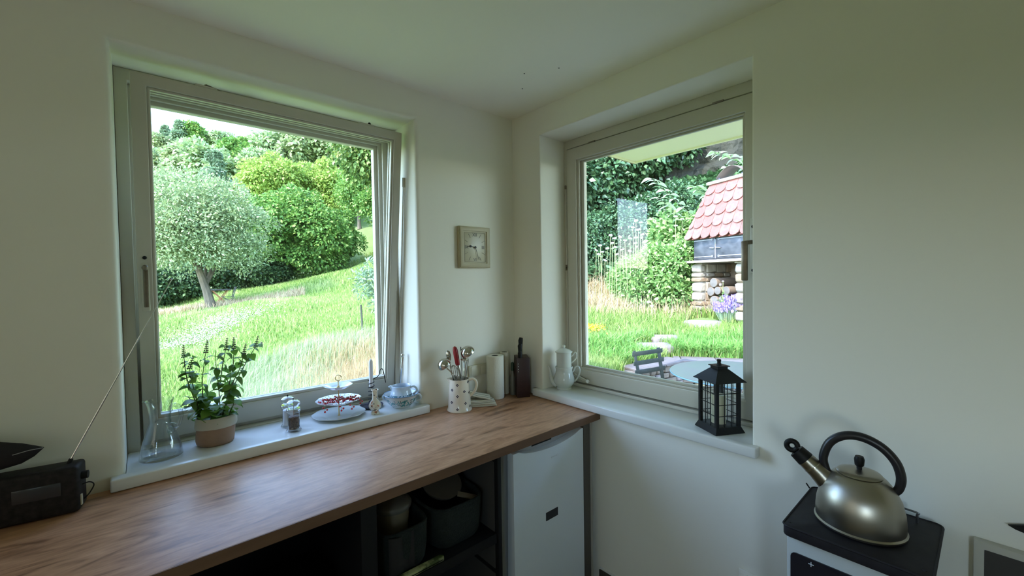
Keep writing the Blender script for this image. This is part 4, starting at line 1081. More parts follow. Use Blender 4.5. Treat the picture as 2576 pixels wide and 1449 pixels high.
# lantern
lx_, ly_ = 0.070, -1.134
lz = math.radians(-29.5)
r = empty('lantern', (lx_, ly_, S), lz, 'black metal lantern with small glass panes on the east sill', 'lantern')
hB, hP = 0.064, 0.054
def pyr(mb, w0, z0, w1, z1):
    mb.add([(-w0, -w0, z0), (w0, -w0, z0), (w0, w0, z0), (-w0, w0, z0), (-w1, -w1, z1), (w1, -w1, z1), (w1, w1, z1), (-w1, w1, z1)],
           [(0, 3, 2, 1), (4, 5, 6, 7), (0, 1, 5, 4), (1, 2, 6, 5), (2, 3, 7, 6), (3, 0, 4, 7)])
m_ = MB(); pyr(m_, hB, 0.0, hB - 0.001, 0.004); pyr(m_, hB - 0.001, 0.004, hP, 0.024); m_.build('base', M_BLACK, r)
for sx_ in (-1, 1):
    for sy_ in (-1, 1):
        x_, y_ = sx_ * (hP - 0.006), sy_ * (hP - 0.006)
        MB().box((x_ - 0.006, y_ - 0.006, 0.020), (x_ + 0.006, y_ + 0.006, 0.202)).build('corner_post', M_BLACK, r)
m_ = MB(); pyr(m_, hB + 0.004, 0.197, hB + 0.004, 0.1985); pyr(m_, hB + 0.004, 0.1985, 0.024, 0.242); pyr(m_, 0.022, 0.240, 0.022, 0.252); pyr(m_, 0.028, 0.252, 0.028, 0.2555); m_.build('roof', M_BLACK, r)
MB().lathe([(0.010, 0.255), (0.0075, 0.262), (0.0065, 0.268), (0.0085, 0.272), (0.007, 0.278), (0, 0.279)], 14).build('finial', M_BLACK, r, smooth=True)
MLG = thin_glass('lantern_glass', (0.94, 0.95, 0.95), boost=1.2)
for q in range(4):
    Rz = Matrix.Rotation(q * math.pi / 2, 3, 'Z')
    for t in (-1, 1):
        a = Rz @ Vector((t * 0.0155, -hP + 0.004, 0.022)); b = Rz @ Vector((t * 0.0155, -hP + 0.004, 0.198))
        MB().bar(tuple(a), tuple(b), 0.0024).build('glazing_bar', M_BLACK, r)
    for z in (0.067, 0.110, 0.153):
        a = Rz @ Vector((-hP + 0.01, -hP + 0.004, z)); b = Rz @ Vector((hP - 0.01, -hP + 0.004, z))
        MB().bar(tuple(a), tuple(b), 0.0024).build('glazing_bar', M_BLACK, r)
    vs = [Rz @ Vector(p) for p in ((-hP + 0.01, -hP + 0.006, 0.022), (hP - 0.01, -hP + 0.006, 0.022), (hP - 0.01, -hP + 0.006, 0.198), (-hP + 0.01, -hP + 0.006, 0.198))]
    MB().add([tuple(v) for v in vs], [(0, 1, 2, 3)]).build('pane', MLG, r)
r = empty('pillar_candle', (lx_ + 0.004, ly_ + 0.004, S + 0.0245), 0, 'cream pillar candle inside the black lantern', 'candle')
MB().lathe([(0.0, 0.0), (0.0265, 0.0), (0.0265, 0.108), (0.025, 0.112), (0.018, 0.109), (0.0, 0.104)], 32).build('wax', mat('cream_wax', (0.66, 0.62, 0.42), 0.4, sub=0.3), r, smooth=True)
MB().tube([(0, 0, 0.103), (0.001, 0, 0.113)], 0.001, 5).build('wick', M_BLACK, r)

# clock
r = empty('wall_clock', (-0.296, -0.0005, K + 0.708), 0, 'square cream wall clock with Roman numerals between the windows', 'clock')
M_CLK = mat('clock_frame', (0.44, 0.38, 0.235), 0.5, noise=(20, (0.37, 0.32, 0.195), 1.0, (1, 1, 1)))
M_DIAL = mat('clock_dial', (0.42, 0.375, 0.25), 0.35)
M_INK = mat('clock_ink', (0.02, 0.018, 0.012), 0.5)
mC = lambda u, w, d: (u, -d, w)
W2, HH = 0.101, 0.219
m_ = MB()
frame_ring(m_, -W2, W2, 0, HH, (0.016,) * 4, 0.0, 0.022, mC)
frame_ring(m_, -W2 + .004, W2 - .004, .004, HH - .004, (0.020,) * 4, 0.0, 0.026, mC)
frame_ring(m_, -W2 + .014, W2 - .014, .014, HH - .014, (0.018,) * 4, 0.0, 0.021, mC)
m_.build('frame', M_CLK, r, bevel=0.002)
MB().box((-W2 + .026, -0.019, .026), (W2 - .026, -0.001, HH - .026)).build('dial', M_DIAL, r, bevel=0.001)
cz = HH / 2
def tm(s, size, u, w, rot=0):
    M_ = Matrix.Translation((u, -0.0193, w)) @ Matrix.Rotation(math.radians(90), 4, 'X') @ Matrix.Rotation(rot, 4, 'Z')
    return text_obj('numeral', s, size, M_INK, r, M_, 0.0003)
tm('XII', 0.025, 0, cz + 0.066); tm('VI', 0.024, 0, cz - 0.066); tm('III', 0.024, 0.054, cz, 0); tm('IX', 0.024, -0.054, cz, 0)
tk = MB()
for q in range(12):
    if q % 3 == 0: continue
    a = math.radians(q * 30); dx_, dz_ = math.sin(a), math.cos(a)
    e = 0.070 / max(abs(dx_) / 0.92, abs(dz_)) if True else 0
    tk.bar((dx_ * e * 0.72, -0.0195, cz + dz_ * e * 0.72), (dx_ * e, -0.0195, cz + dz_ * e), 0.0011)
tk.build('hour_marks', M_INK, r)
tk = MB(); frame_ring(tk, -0.068, 0.068, cz - 0.078, cz + 0.078, (0.0010,) * 4, 0.019, 0.0196, mC); tk.build('dial_line', M_INK, r)
hh = MB(); ha = math.radians(-80); hh.bar((0, -0.0225, cz), (math.sin(ha) * 0.030, -0.0225, cz + math.cos(ha) * 0.030), 0.003, 0.0012); hh.lathe([(0.0058, -0.001), (0.0058, 0.001)], 14, (math.sin(ha) * 0.030, -0.0225, cz + math.cos(ha) * 0.030), M=Matrix.Rotation(math.radians(90), 3, 'X')); hh.bar((math.sin(ha) * 0.034, -0.0225, cz + math.cos(ha) * 0.034), (-0.056, -0.0225, cz - 0.001), 0.0022, 0.001)
hh.build('hour_hand', M_BLACK, r)
hh = MB(); ha = math.radians(162); hh.bar((0, -0.0245, cz), (math.sin(ha) * 0.070, -0.0245, cz + math.cos(ha) * 0.070), 0.0026, 0.001); hh.lathe([(0.0062, -0.001), (0.0062, 0.001)], 16, (0, -0.0250, cz), M=Matrix.Rotation(math.radians(90), 3, 'X')); hh.build('minute_hand', M_BLACK, r)

# kettle and the small stove
stz = K - 0.030
r = empty('stove', (-0.19, -1.615, 0), 0, 'narrow white stove with a black top plate beside the east wall', 'stove')
M_STB = mat('stove_enamel', (0.52, 0.55, 0.54), 0.35)
M_PLT = mat('stove_plate', (0.012, 0.010, 0.013), 0.6, spec=0.25, noise=(40, (0.018, 0.016, 0.019), 1.5, (1, 1, 1)))
part(MB().box((-0.325, -1.750, 0.02), (-0.045, -1.478, stz - 0.030)), 'body', M_STB, r, bevel=0.004)
pl = MB(); 
pts = []
for (cx_, cy_, a0) in ((-0.322, -1.746, 180), (-0.053, -1.746, 270), (-0.053, -1.488, 0), (-0.322, -1.488, 90)):
    for k in range(5):
        a = math.radians(a0 + 22.5 * k); pts.append((cx_ + 0.018 * math.cos(a), cy_ + 0.018 * math.sin(a)))
pl.prism(pts, stz - 0.030, stz - 0.001)
part(pl, 'top_plate', M_PLT, r, bevel=0.003)
rim = MB(); rim.tube([(x, y, stz - 0.002) for x, y in pts], 0.003, 6, closed=True); part(rim, 'rim', M_PLT, r, smooth=True)
pn = MB(); 
q = []
for (cy_, cz_, a0) in ((-1.500, stz - 0.085, 0), (-1.735, stz - 0.085, 90), (-1.735, stz - 0.190, 180), (-1.500, stz - 0.190, 270)):
    for k in range(4):
        a = math.radians(a0 + 30 * k); q.append((cy_ + 0.012 * math.cos(a), cz_ + 0.012 * math.sin(a)))
pn.prism([(a, b) for a, b in q], -0.329, -0.324, M=Matrix(((0, 0, 1), (1, 0, 0), (0, 1, 0)))); part(pn, 'control_panel', mat('panel_black', (0.012, 0.012, 0.02), 0.15), r)
mk = MB(); mk.bar((-0.3295, -1.535, stz - 0.080), (-0.3295, -1.535, stz - 0.092), 0.0016); mk.bar((-0.3295, -1.529, stz - 0.086), (-0.3295, -1.541, stz - 0.086), 0.0016); part(mk, 'panel_mark', M_LET, r)
wr = MB(); wr.tube(smooth_curve([(-0.070, -1.500, stz), (-0.070, -1.500, stz + 0.020), (-0.068, -1.515, stz + 0.028), (-0.068, -1.700, stz + 0.028), (-0.070, -1.715, stz + 0.020), (-0.070, -1.715, stz)], 5), 0.0028, 8); part(wr, 'back_rail', mat('rail_metal', (0.16, 0.17, 0.18), 0.35, metal=0.8), r, smooth=True)
hk = MB(); hk.tube([(-0.050, -1.465, stz - 0.005), (-0.048, -1.455, stz + 0.008)], 0.002, 6); part(hk, 'hook', M_BLACK, r)
dt = MB()
for x, y in ((-0.315, -1.482), (-0.31, -1.748)): dt.lathe([(0.004, stz - 0.001), (0.003, stz + 0.001)], 10, (x, y, 0))
part(dt, 'screw', M_PLT, r)

kx_, ky_ = -0.196, -1.612
fk = facing(kx_, ky_)
r = empty('kettle', (kx_, ky_, stz), fk, 'brushed steel whistling kettle with a big black arched handle', 'kettle')
M_KET = bpy.data.materials.new('kettle_steel'); M_KET.use_nodes = True
_b = M_KET.node_tree.nodes['Principled BSDF']; _b.inputs['Base Color'].default_value = (0.40, 0.37, 0.31, 1); _b.inputs['Metallic'].default_value = 1.0; _b.inputs['Roughness'].default_value = 0.34
_b.inputs['Anisotropic'].default_value = 0.6
MB().lathe([(0.0, 0.002), (0.092, 0.002), (0.0985, 0.004), (0.0995, 0.009), (0.096, 0.013), (0.0965, 0.030), (0.0945, 0.055), (0.088, 0.085), (0.076, 0.112), (0.060, 0.132), (0.052, 0.139), (0.050, 0.140), (0.0, 0.140)], 64).build('body', M_KET, r, smooth=True)
MB().lathe([(0.0, 0.1405), (0.048, 0.1405), (0.050, 0.142), (0.046, 0.146), (0.030, 0.151), (0.0, 0.154)], 48).build('lid', M_KET, r, smooth=True)
MB().lathe([(0.006, 0.153), (0.006, 0.160), (0.010, 0.164), (0.0115, 0.180), (0.009, 0.188), (0, 0.189)], 20).build('lid_knob', M_BLACK, r, smooth=True)
hp_ = smooth_curve([(-0.066, 0, 0.122), (-0.074, 0, 0.140), (-0.078, 0, 0.168), (-0.064, 0, 0.210), (-0.034, 0, 0.236), (0.004, 0, 0.241), (0.044, 0, 0.224), (0.072, 0, 0.192), (0.083, 0, 0.155), (0.080, 0, 0.126), (0.072, 0, 0.112)], 6)
MB().tube(hp_, [0.0095 + 0.002 * math.sin(math.pi * i / (len(hp_) - 1)) for i in range(len(hp_))], 16).build('handle', mat('kettle_black', (0.012, 0.011, 0.014), 0.38), r, smooth=True)
MB().tube([(-0.058, 0, 0.088), (-0.090, 0, 0.122), (-0.122, 0, 0.150)], [0.030, 0.0255, 0.0225], 24).build('spout', M_KET, r, smooth=True)
MB().tube([(-0.101, 0, 0.132), (-0.103, 0, 0.134)], [0.0262, 0.0262], 24).build('spout_ring', M_STEEL, r, smooth=True)
MB().tube([(-0.119, 0, 0.1475), (-0.141, 0, 0.167)], [0.0235, 0.0210], 24).build('whistle', M_BLACK, r, smooth=True)
MB().tube(arc((-0.152, 0, 0.180), 0.0135, 0, 345, 20), 0.0075, 10).build('whistle_ring', M_BLACK, r, smooth=True)

# framed panel and sockets on the east wall
r = empty('framed_panel', (-0.012, -1.96, K - 0.40), 0, 'white framed dark panel standing low against the east wall', 'panel')
mP = lambda u, w, d: (-d, u, w)
m_ = MB(); frame_ring(m_, -0.19, 0.142, -0.10, 0.352, (0.019,) * 4, -0.012, 0.012, mP); m_.build('frame', mat('panel_frame', (0.52, 0.51, 0.45), 0.5), r, bevel=0.002)
MB().box((-0.002, -0.17, -0.08), (0.004, 0.125, 0.336)).build('dark_board', mat('board_dark', (0.045, 0.040, 0.036), 0.6), r)
r = empty('hanging_tool', (-0.015, -1.895, K + 0.015), 0, 'small black pointed thing hanging on the east wall', 'tool')
MB().prism([(0.0, 0.0), (-0.03, 0.012), (-0.03, -0.010), (-0.012, -0.006)], -0.004, 0.004, M=Matrix(((0, 0, 1), (1, 0, 0), (0, 1, 0)))).build('tip', M_BLACK, r)
r.location = (-0.012, -1.876, K + 0.012)
r = empty('wall_socket', (0, -1.27, K - 0.475), 0, 'single white socket low on the east wall under the sill', 'socket')
MB().box((-0.010, -0.036, -0.042), (-0.0005, 0.036, 0.042)).build('frame', M_WALL, r, bevel=0.003)
MB().box((-0.0125, -0.026, -0.032), (-0.010, 0.026, 0.032)).build('insert', M_WALL, r, bevel=0.002)

# radio, antenna, pouch
ra = math.radians(-9)
r = empty('radio', (-1.790, -0.128, K), ra, 'black portable radio standing at the left end of the worktop', 'radio')
M_RAD = mat('radio_black', (0.008, 0.006, 0.006), 0.6, spec=0.25, noise=(60, (0.022, 0.018, 0.017), 1.5, (1, 1, 1)))
MB().box((-0.34, 0.0, 0.003), (0.0, 0.075, 0.135)).build('body', M_RAD, r, bevel=0.010, seg=3)
MB().box((-0.13, -0.002, 0.060), (-0.035, 0.002, 0.098)).build('display', mat('radio_display', (0.035, 0.035, 0.042), 0.2), r, bevel=0.002)
MB().lathe([(0.011, 0.0), (0.011, 0.014)], 18, (0.0, 0.030, 0.098), M=Matrix.Rotation(math.radians(90), 3, 'Y')).build('side_knob', M_BLACK, r)
MB().box((0.0, 0.012, 0.018), (0.003, 0.020, 0.048)).build('side_slot', M_SOCK, r)
MB().tube([(-0.030, 0.045, 0.134), (-0.0245, 0.047, 0.146)], 0.005, 10).build('antenna_base', M_BLACK, r)
a0 = Vector((-0.028, 0.045, 0.138)); w1 = Vector((-1.5635, -0.05, K + 0.665)) - Vector(r.location); w1.rotate(Matrix.Rotation(-ra, 3, 'Z'))
dA = w1 - a0
MB().tube([a0, a0 + dA * 0.34], 0.0024, 8).tube([a0 + dA * 0.34, a0 + dA * 0.66], 0.0018, 8).tube([a0 + dA * 0.66, w1], 0.0013, 8).ball(tuple(w1), 0.003, 8, 6).build('antenna', M_STEEL, r, smooth=True)
MB().tube(smooth_curve([(0.0, 0.028, 0.072), (0.016, 0.030, 0.074), (0.024, 0.034, 0.062), (0.014, 0.036, 0.040), (0.002, 0.036, 0.026)]), 0.0016, 6).build('cable', M_BLACK, r, smooth=True)
r = empty('leather_pouch', (-1.862, -0.085, K + 0.138), ra, 'dark grey pointed pouch lying on top of the radio', 'pouch')
M_PCH = mat('pouch_grey', (0.022, 0.019, 0.021), 0.7, spec=0.2, bump=(30, 0.4, 0.004))
vs = []; Np = 9
secs = [(0.004, 0.058, 0.001, 0.001), (-0.015, 0.052, 0.016, 0.012), (-0.04, 0.050, 0.030, 0.018), (-0.085, 0.052, 0.042, 0.024), (-0.16, 0.056, 0.052, 0.028), (-0.24, 0.060, 0.056, 0.03)]
for (x, zc, hz, hy_) in secs:
    for k in range(12):
        a = 2 * math.pi * k / 12
        c, s_ = math.cos(a), math.sin(a)
        vs.append((x, hy_ * c, zc + hz * (abs(s_) ** 0.8) * (1 if s_ > 0 else -1) * (1.0 if s_ > 0 else 0.9)))
fs = [(i * 12 + k, i * 12 + (k + 1) % 12, (i + 1) * 12 + (k + 1) % 12, (i + 1) * 12 + k) for i in range(5) for k in range(12)] + [tuple(range(12)), tuple(range(60, 72))]
m_ = MB(); m_.add(vs, fs); m_.build('body', M_PCH, r, smooth=True)
MB().tube([(0.003, -0.002, 0.058), (-0.02, -0.0135, 0.060), (-0.05, -0.021, 0.056)], 0.0012, 6).build('seam', mat('seam_grey', (0.25, 0.24, 0.25), 0.5), r)

# ================================================================== outside
# ground: height above the floor, from the lie of the land seen through both windows
_c = []
for px, py, d in ((400, 1045, 6.2), (600, 1010, 6.4), (800, 985, 6.3), (955, 960, 6.2), (420, 900, 9.5), (650, 890, 9.2), (900, 880, 8.0), (955, 850, 8.6),
                  (410, 812, 15), (535, 779, 17), (620, 747, 21), (405, 792, 20), (600, 735, 23), (700, 722, 23), (780, 705, 24), (850, 687, 24), (955, 650, 25),
                  (955, 755, 13), (750, 805, 12), (700, 760, 16), (850, 760, 14), (950, 805, 10.5), (330, 810, 17), (330, 900, 10),
                  (1480, 935, 5.6), (1560, 925, 5.9), (1500, 860, 6.6), (1500, 790, 8.8), (1620, 800, 8.3), (1780, 790, 8.1), (1900, 800, 7.6), (1650, 852, 7.1), (1850, 842, 7.1), (1720, 902, 6.50), (1760, 903, 6.42), (1800, 904, 6.34), (1850, 906, 6.25), (1900, 907, 6.15), (1660, 912, 6.30), (1625, 921, 6.10), (1590, 930, 5.90),
                  (1480, 700, 12.5), (1600, 690, 12), (1750, 680, 12), (1900, 690, 11), (1200, 800, 9.5), (1200, 900, 6.5), (1100, 700, 17), (1300, 690, 15)):
    _c.append(at(px, py, d))
for px, py, d in ((500, 640, 34), (300, 640, 34), (700, 610, 34), (900, 570, 34), (1000, 560, 32), (420, 520, 60), (650, 480, 60), (900, 430, 55), (300, 560, 60),
                  (400, 405, 110), (600, 410, 100), (780, 415, 95), (950, 410, 85), (250, 420, 120), (1000, 400, 80), (1200, 380, 60),
                  (1480, 560, 17), (1600, 540, 17), (1700, 480, 16), (1880, 440, 15), (2100, 400, 14), (1480, 350, 24), (1700, 250, 24), (1900, 200, 22), (1300, 450, 25), (1500, 100, 40), (1800, 50, 38)):
    _c.append(at(px, py, d))
_c = [tuple(p) for p in _c] + [(0.5, -3.0, -0.30), (3, -5, -0.30), (2.0, -0.5, -0.30), (2.5, 1.0, -0.30), (0.6, 0.6, -0.32), (-1.5, 1.2, -0.4), (-4, 1.2, -0.45), (-5, 6, -0.5), (-8, 14, -0.3), (-6, 0, -0.5), (5.2, -2, 0.2), (6, -4.5, 0.5), (-10, -4, -0.6), (-12, 20, 0.0), (-25, 40, 3), (-30, 5, -1)]
GC = np.array(_c)
def ground(x, y):
    x = np.atleast_1d(np.asarray(x, float)); y = np.atleast_1d(np.asarray(y, float))
    out = np.zeros(x.shape)
    for i0 in range(0, x.size, 20000):
        sl_ = slice(i0, i0 + 20000)
        dx = x.ravel()[sl_, None] - GC[None, :, 0]; dy = y.ravel()[sl_, None] - GC[None, :, 1]
        dist = np.hypot(x.ravel()[sl_] - CAM[0], y.ravel()[sl_] - CAM[1])[:, None]
        w = 1.0 / ((dx * dx + dy * dy) / (0.03 * dist ** 2 + 0.05) + 0.15) ** 2.0
        out.ravel()[sl_] = (w * GC[None, :, 2]).sum(1) / w.sum(1)
    return out
def gz(x, y): return float(ground(x, y)[0])

# patio area is lower than the meadow; a dry stone wall holds the bank
PAT = -0.28
W1 = at(1900, 912, 6.05); W2_ = at(1702, 905, 6.35); W3 = at(1590, 934, 5.75); W4 = at(1450, 960, 5.6)
def in_patio(x, y):
    """inside the terrace polygon, in front of the dry stone wall"""
    poly = [(0.38, -9), (float(W1[0]) + 1.2, -9), (float(W1[0]) + 0.6, float(W1[1]) - 1.0), (float(W1[0]), float(W1[1])), (float(W2_[0]), float(W2_[1])), (float(W3[0]), float(W3[1])), (0.9, float(W3[1]) + 0.1), (0.38, 0.9)]
    x = np.asarray(x); y = np.asarray(y); ins = np.zeros(x.shape, bool)
    n = len(poly)
    for i in range(n):
        x0, y0 = poly[i]; x1, y1 = poly[(i + 1) % n]
        if y0 == y1: continue
        c = ((y0 > y) != (y1 > y)) & (x < (x1 - x0) * (y - y0) / (y1 - y0) + x0)
        ins ^= c
    return ins
def in_house(x, y): return (np.asarray(x) < 0.42) & (np.asarray(y) < 0.44) & (np.asarray(x) > -3.75) & (np.asarray(y) > -4.55)

M_SOILG = mat('meadow_ground', (0.10, 0.17, 0.04), 0.95, noise=(1.2, (0.16, 0.20, 0.07), 1.2, (1, 1, 1)), bump=(8, 0.5, 0.05))
def terrain():
    rs = np.concatenate([np.linspace(0.9, 30, 110), np.linspace(30.8, 150, 60)])
    th = np.radians(np.linspace(-180, 180, 300))
    RR, TT = np.meshgrid(rs, th, indexing='ij')
    X = CAM[0] + RR * np.cos(TT); Y = CAM[1] + RR * np.sin(TT)
    Z = ground(X.ravel(), Y.ravel()).reshape(X.shape)
    pt = in_patio(X, Y)
    V = np.stack([X, Y, Z], -1).reshape(-1, 3)
    n0, n1 = X.shape; F = []
    bad = (in_house(X, Y) | pt)
    for i in range(n0 - 1):
        for j in range(n1 - 1):
            if bad[i, j] or bad[i + 1, j] or bad[i, j + 1] or bad[i + 1, j + 1]: continue
            F.append((i * n1 + j, (i + 1) * n1 + j, (i + 1) * n1 + j + 1, i * n1 + j + 1))
    me = fast_mesh('meadow', V, F, M_SOILG, 4)
    me.shade_smooth()
    o = link('meadow', me)
    tag(o, 'sloping ground under the meadow and the wooded hill', kind='structure')
terrain()
M_PAV = mat('terrace_gravel', (0.34, 0.31, 0.26), 0.9, noise=(3, (0.26, 0.235, 0.20), 1.0, (1, 1, 1)), bump=(40, 0.6, 0.01))
o = MB().box((0.40, -9, PAT - 0.1), (float(W1[0]) + 1.4, 2.6, PAT)).build('terrace', M_PAV); tag(o, 'gravel terrace outside the east window', kind='structure')

# ------------------------------------------------------------------ leaves, blades
def kites(P, D, N, L, W, m, name, fold=0.25):
    """folded diamond leaves: base P, direction D, side normal N"""
    D = D / np.linalg.norm(D, axis=1, keepdims=True)
    S_ = np.cross(D, N); S_ /= (np.linalg.norm(S_, axis=1, keepdims=True) + 1e-9)
    U3 = np.cross(S_, D)
    L = L[:, None]; W = W[:, None]
    a = P; b = P + D * L * 0.45 + S_ * W * 0.5 + U3 * W * fold; c = P + D * L; d = P + D * L * 0.45 - S_ * W * 0.5 + U3 * W * fold
    V = np.stack([a, b, c, d], 1).reshape(-1, 3)
    n = len(P); i = np.arange(n)[:, None] * 4
    F = np.concatenate([i + np.array([[0, 1, 2]]), i + np.array([[0, 2, 3]])], 0)
    return fast_mesh(name, V, F, m, 3)
def unit(n, g=rng):
    v = g.normal(size=(n, 3)); return v / np.linalg.norm(v, axis=1, keepdims=True)
def crown(name, m, rx, ry, rz, n, leaf, blobs=26, seed=1, droop=0.3, base=0.0, shape='round', asp=0.6, fill=0.55, bs=1.0):
    """foliage mesh about the origin, z from base up"""
    g = np.random.default_rng(seed)
    if shape == 'cone':
        t = g.random(blobs) ** 0.8; a = g.random(blobs) * 6.283; q = (1 - t) * 0.75
        C_ = np.stack([rx * q * np.cos(a), ry * q * np.sin(a), base + 2 * rz * t * 0.93], 1); br = (0.16 + 0.22 * (1 - t))[:, None] * np.array([[rx, ry, rz * 0.35]])
    else:
        u = unit(blobs, g) * (g.random(blobs) ** 0.4)[:, None] * 0.72
        if shape == 'dome': u[:, 2] = np.abs(u[:, 2]) * 1.2 - 0.45
        C_ = u * np.array([[rx, ry, rz]]); C_[:, 2] += base + rz
        br = bs * (0.26 + 0.20 * g.random(blobs))[:, None] * np.array([[rx, ry, rz]])
    k = g.integers(0, blobs, n)
    d = unit(n, g); d[:, 2] = np.abs(d[:, 2]) * np.where(g.random(n) < 0.72, 1, -1)
    rad = fill + (1 - fill) * g.random(n) ** 0.5
    P = C_[k] + d * br[k] * rad[:, None] * (1 + 0.12 * np.sin(7 * d[:, :1] + k[:, None]))
    D = d + unit(n, g) * 0.9; D[:, 2] -= droop
    N = unit(n, g) * 0.7 + d
    N[:, 2] += 0.6
    s_ = leaf * (0.6 + 0.8 * g.random(n))
    return kites(P, D, N, s_, s_ * asp, m, name)
def trunk_mesh(name, h, r0, m, lean=(0, 0), forks=4, spread=0.5, seed=1, fh=0.45):
    g = random.Random(seed); mb = MB()
    c = [(lean[0] * (t ** 1.3), lean[1] * (t ** 1.3), h * t) for t in (0, 0.15, 0.4, 0.7, 1.0)]
    mb.tube(c, [r0 * 1.35, r0, r0 * 0.85, r0 * 0.7, r0 * 0.5], 8)
    for f in range(forks):
        a = g.uniform(0, 6.28); t = g.uniform(fh, 0.95); p = Vector((lean[0] * t ** 1.3, lean[1] * t ** 1.3, h * t))
        L = h * g.uniform(0.5, 0.9)
        e = p + Vector((math.cos(a) * spread * L, math.sin(a) * spread * L, L * 0.75)); mdl = (p + e) / 2 + Vector((0, 0, L * 0.08))
        mb.tube([p, mdl, e], [r0 * 0.5, r0 * 0.33, r0 * 0.12], 6)
    return mb.mesh(name, m, smooth=True)
G = dict(
    bush=leafmat('leaf_mid_green', (0.07, 0.18, 0.035), (0.18, 0.34, 0.07), (0.40, 0.52, 0.14), trans=0.3),
    grey=leafmat('leaf_grey_green', (0.18, 0.27, 0.12), (0.34, 0.43, 0.20), (0.48, 0.52, 0.30), trans=0.3),
    yellow=leafmat('leaf_yellow_green', (0.18, 0.31, 0.055), (0.34, 0.46, 0.10), (0.46, 0.52, 0.16), trans=0.35),
    blue=leafmat('leaf_blue_green', (0.13, 0.22, 0.13), (0.22, 0.33, 0.19), (0.34, 0.42, 0.27), trans=0.2),
    far=leafmat('leaf_far', (0.22, 0.33, 0.17), (0.34, 0.46, 0.20), (0.44, 0.54, 0.26), trans=0.25),
    dark=leafmat('leaf_shade_dark', (0.035, 0.085, 0.035), (0.07, 0.15, 0.055), (0.16, 0.25, 0.12), trans=0.15, rough=0.35, spec=0.5),  # bank leaves: their shade is put into the colour
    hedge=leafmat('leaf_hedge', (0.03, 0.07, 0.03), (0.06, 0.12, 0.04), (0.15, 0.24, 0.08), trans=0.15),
    bright=leafmat('leaf_bright', (0.22, 0.42, 0.10), (0.38, 0.55, 0.16), (0.60, 0.68, 0.22), trans=0.4),
    shrub=leafmat('leaf_shrub', (0.14, 0.30, 0.08), (0.30, 0.46, 0.15), (0.48, 0.60, 0.26), trans=0.3))
M_BARK = mat('bark', (0.16, 0.13, 0.09), 0.9, noise=(9, (0.09, 0.075, 0.055), 1.3, (1, 1, 0.3)), bump=(25, 0.8, 0.02))
M_BARKD = mat('bark_dark', (0.07, 0.055, 0.045), 0.9, bump=(25, 0.8, 0.02))
def tree(name, P, label, cat, crown_me, trunk_me=None, s=1.0, rz=0.0, group=None):
    r = empty(name, (float(P[0]), float(P[1]), float(P[2])), rz, label, cat, group)
    r.scale = (s, s, s)
    o = link('foliage', crown_me, r)
    if trunk_me: link('trunk', trunk_me, r)
    return r
def spot(px, py, d):
    """foot of a plant: direction of the pixel at that depth, dropped on the ground"""
    p = at(px, py, d); return (p[0], p[1], gz(p[0], p[1]) - 0.03)

# garden tree in the meadow (grey-green, leaning trunk)
p = spot(533, 775, 17)
view = facing(p[0], p[1])
r = empty('garden_tree', p, view, 'grey-green old fruit tree with leaning trunk above the garden table', 'tree')
link('trunk', trunk_mesh('trunk', 2.2, 0.17, M_BARK, (-0.55, 0.1), 6, 0.75, 4, 0.42), r)
o = link('foliage', crown('foliage', G['grey'], 2.95, 2.5, 2.22, 50000, 0.115, 56, 5, 0.25, base=1.25, fill=0.5, asp=0.45), r); o.location = (-0.45, 0.0, -0.05)
# big bush in the middle
p = spot(762, 705, 24.6)
r = empty('broad_bush', p, facing(p[0], p[1]), 'broad round dark green bush at the edge of the meadow', 'bush')
o = link('foliage', crown('foliage', G['bush'], 4.25, 3.4, 2.75, 92000, 0.17, 70, 9, 0.5, base=-0.15, asp=0.6, fill=0.62, bs=0.74), r)
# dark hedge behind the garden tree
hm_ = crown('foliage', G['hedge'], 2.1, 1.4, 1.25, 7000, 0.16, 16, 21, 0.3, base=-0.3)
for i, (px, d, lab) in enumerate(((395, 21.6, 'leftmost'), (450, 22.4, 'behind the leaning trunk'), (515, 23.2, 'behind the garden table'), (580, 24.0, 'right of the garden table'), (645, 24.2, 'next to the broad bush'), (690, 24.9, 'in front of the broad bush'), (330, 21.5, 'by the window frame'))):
    p = spot(px, 740, d - 0.6); tree('hedge_bush', p, 'low dark shaded bush in the hedge, ' + lab, 'bush', hm_, None, 1.0, i * 1.3, 'dark bushes along the hedge')
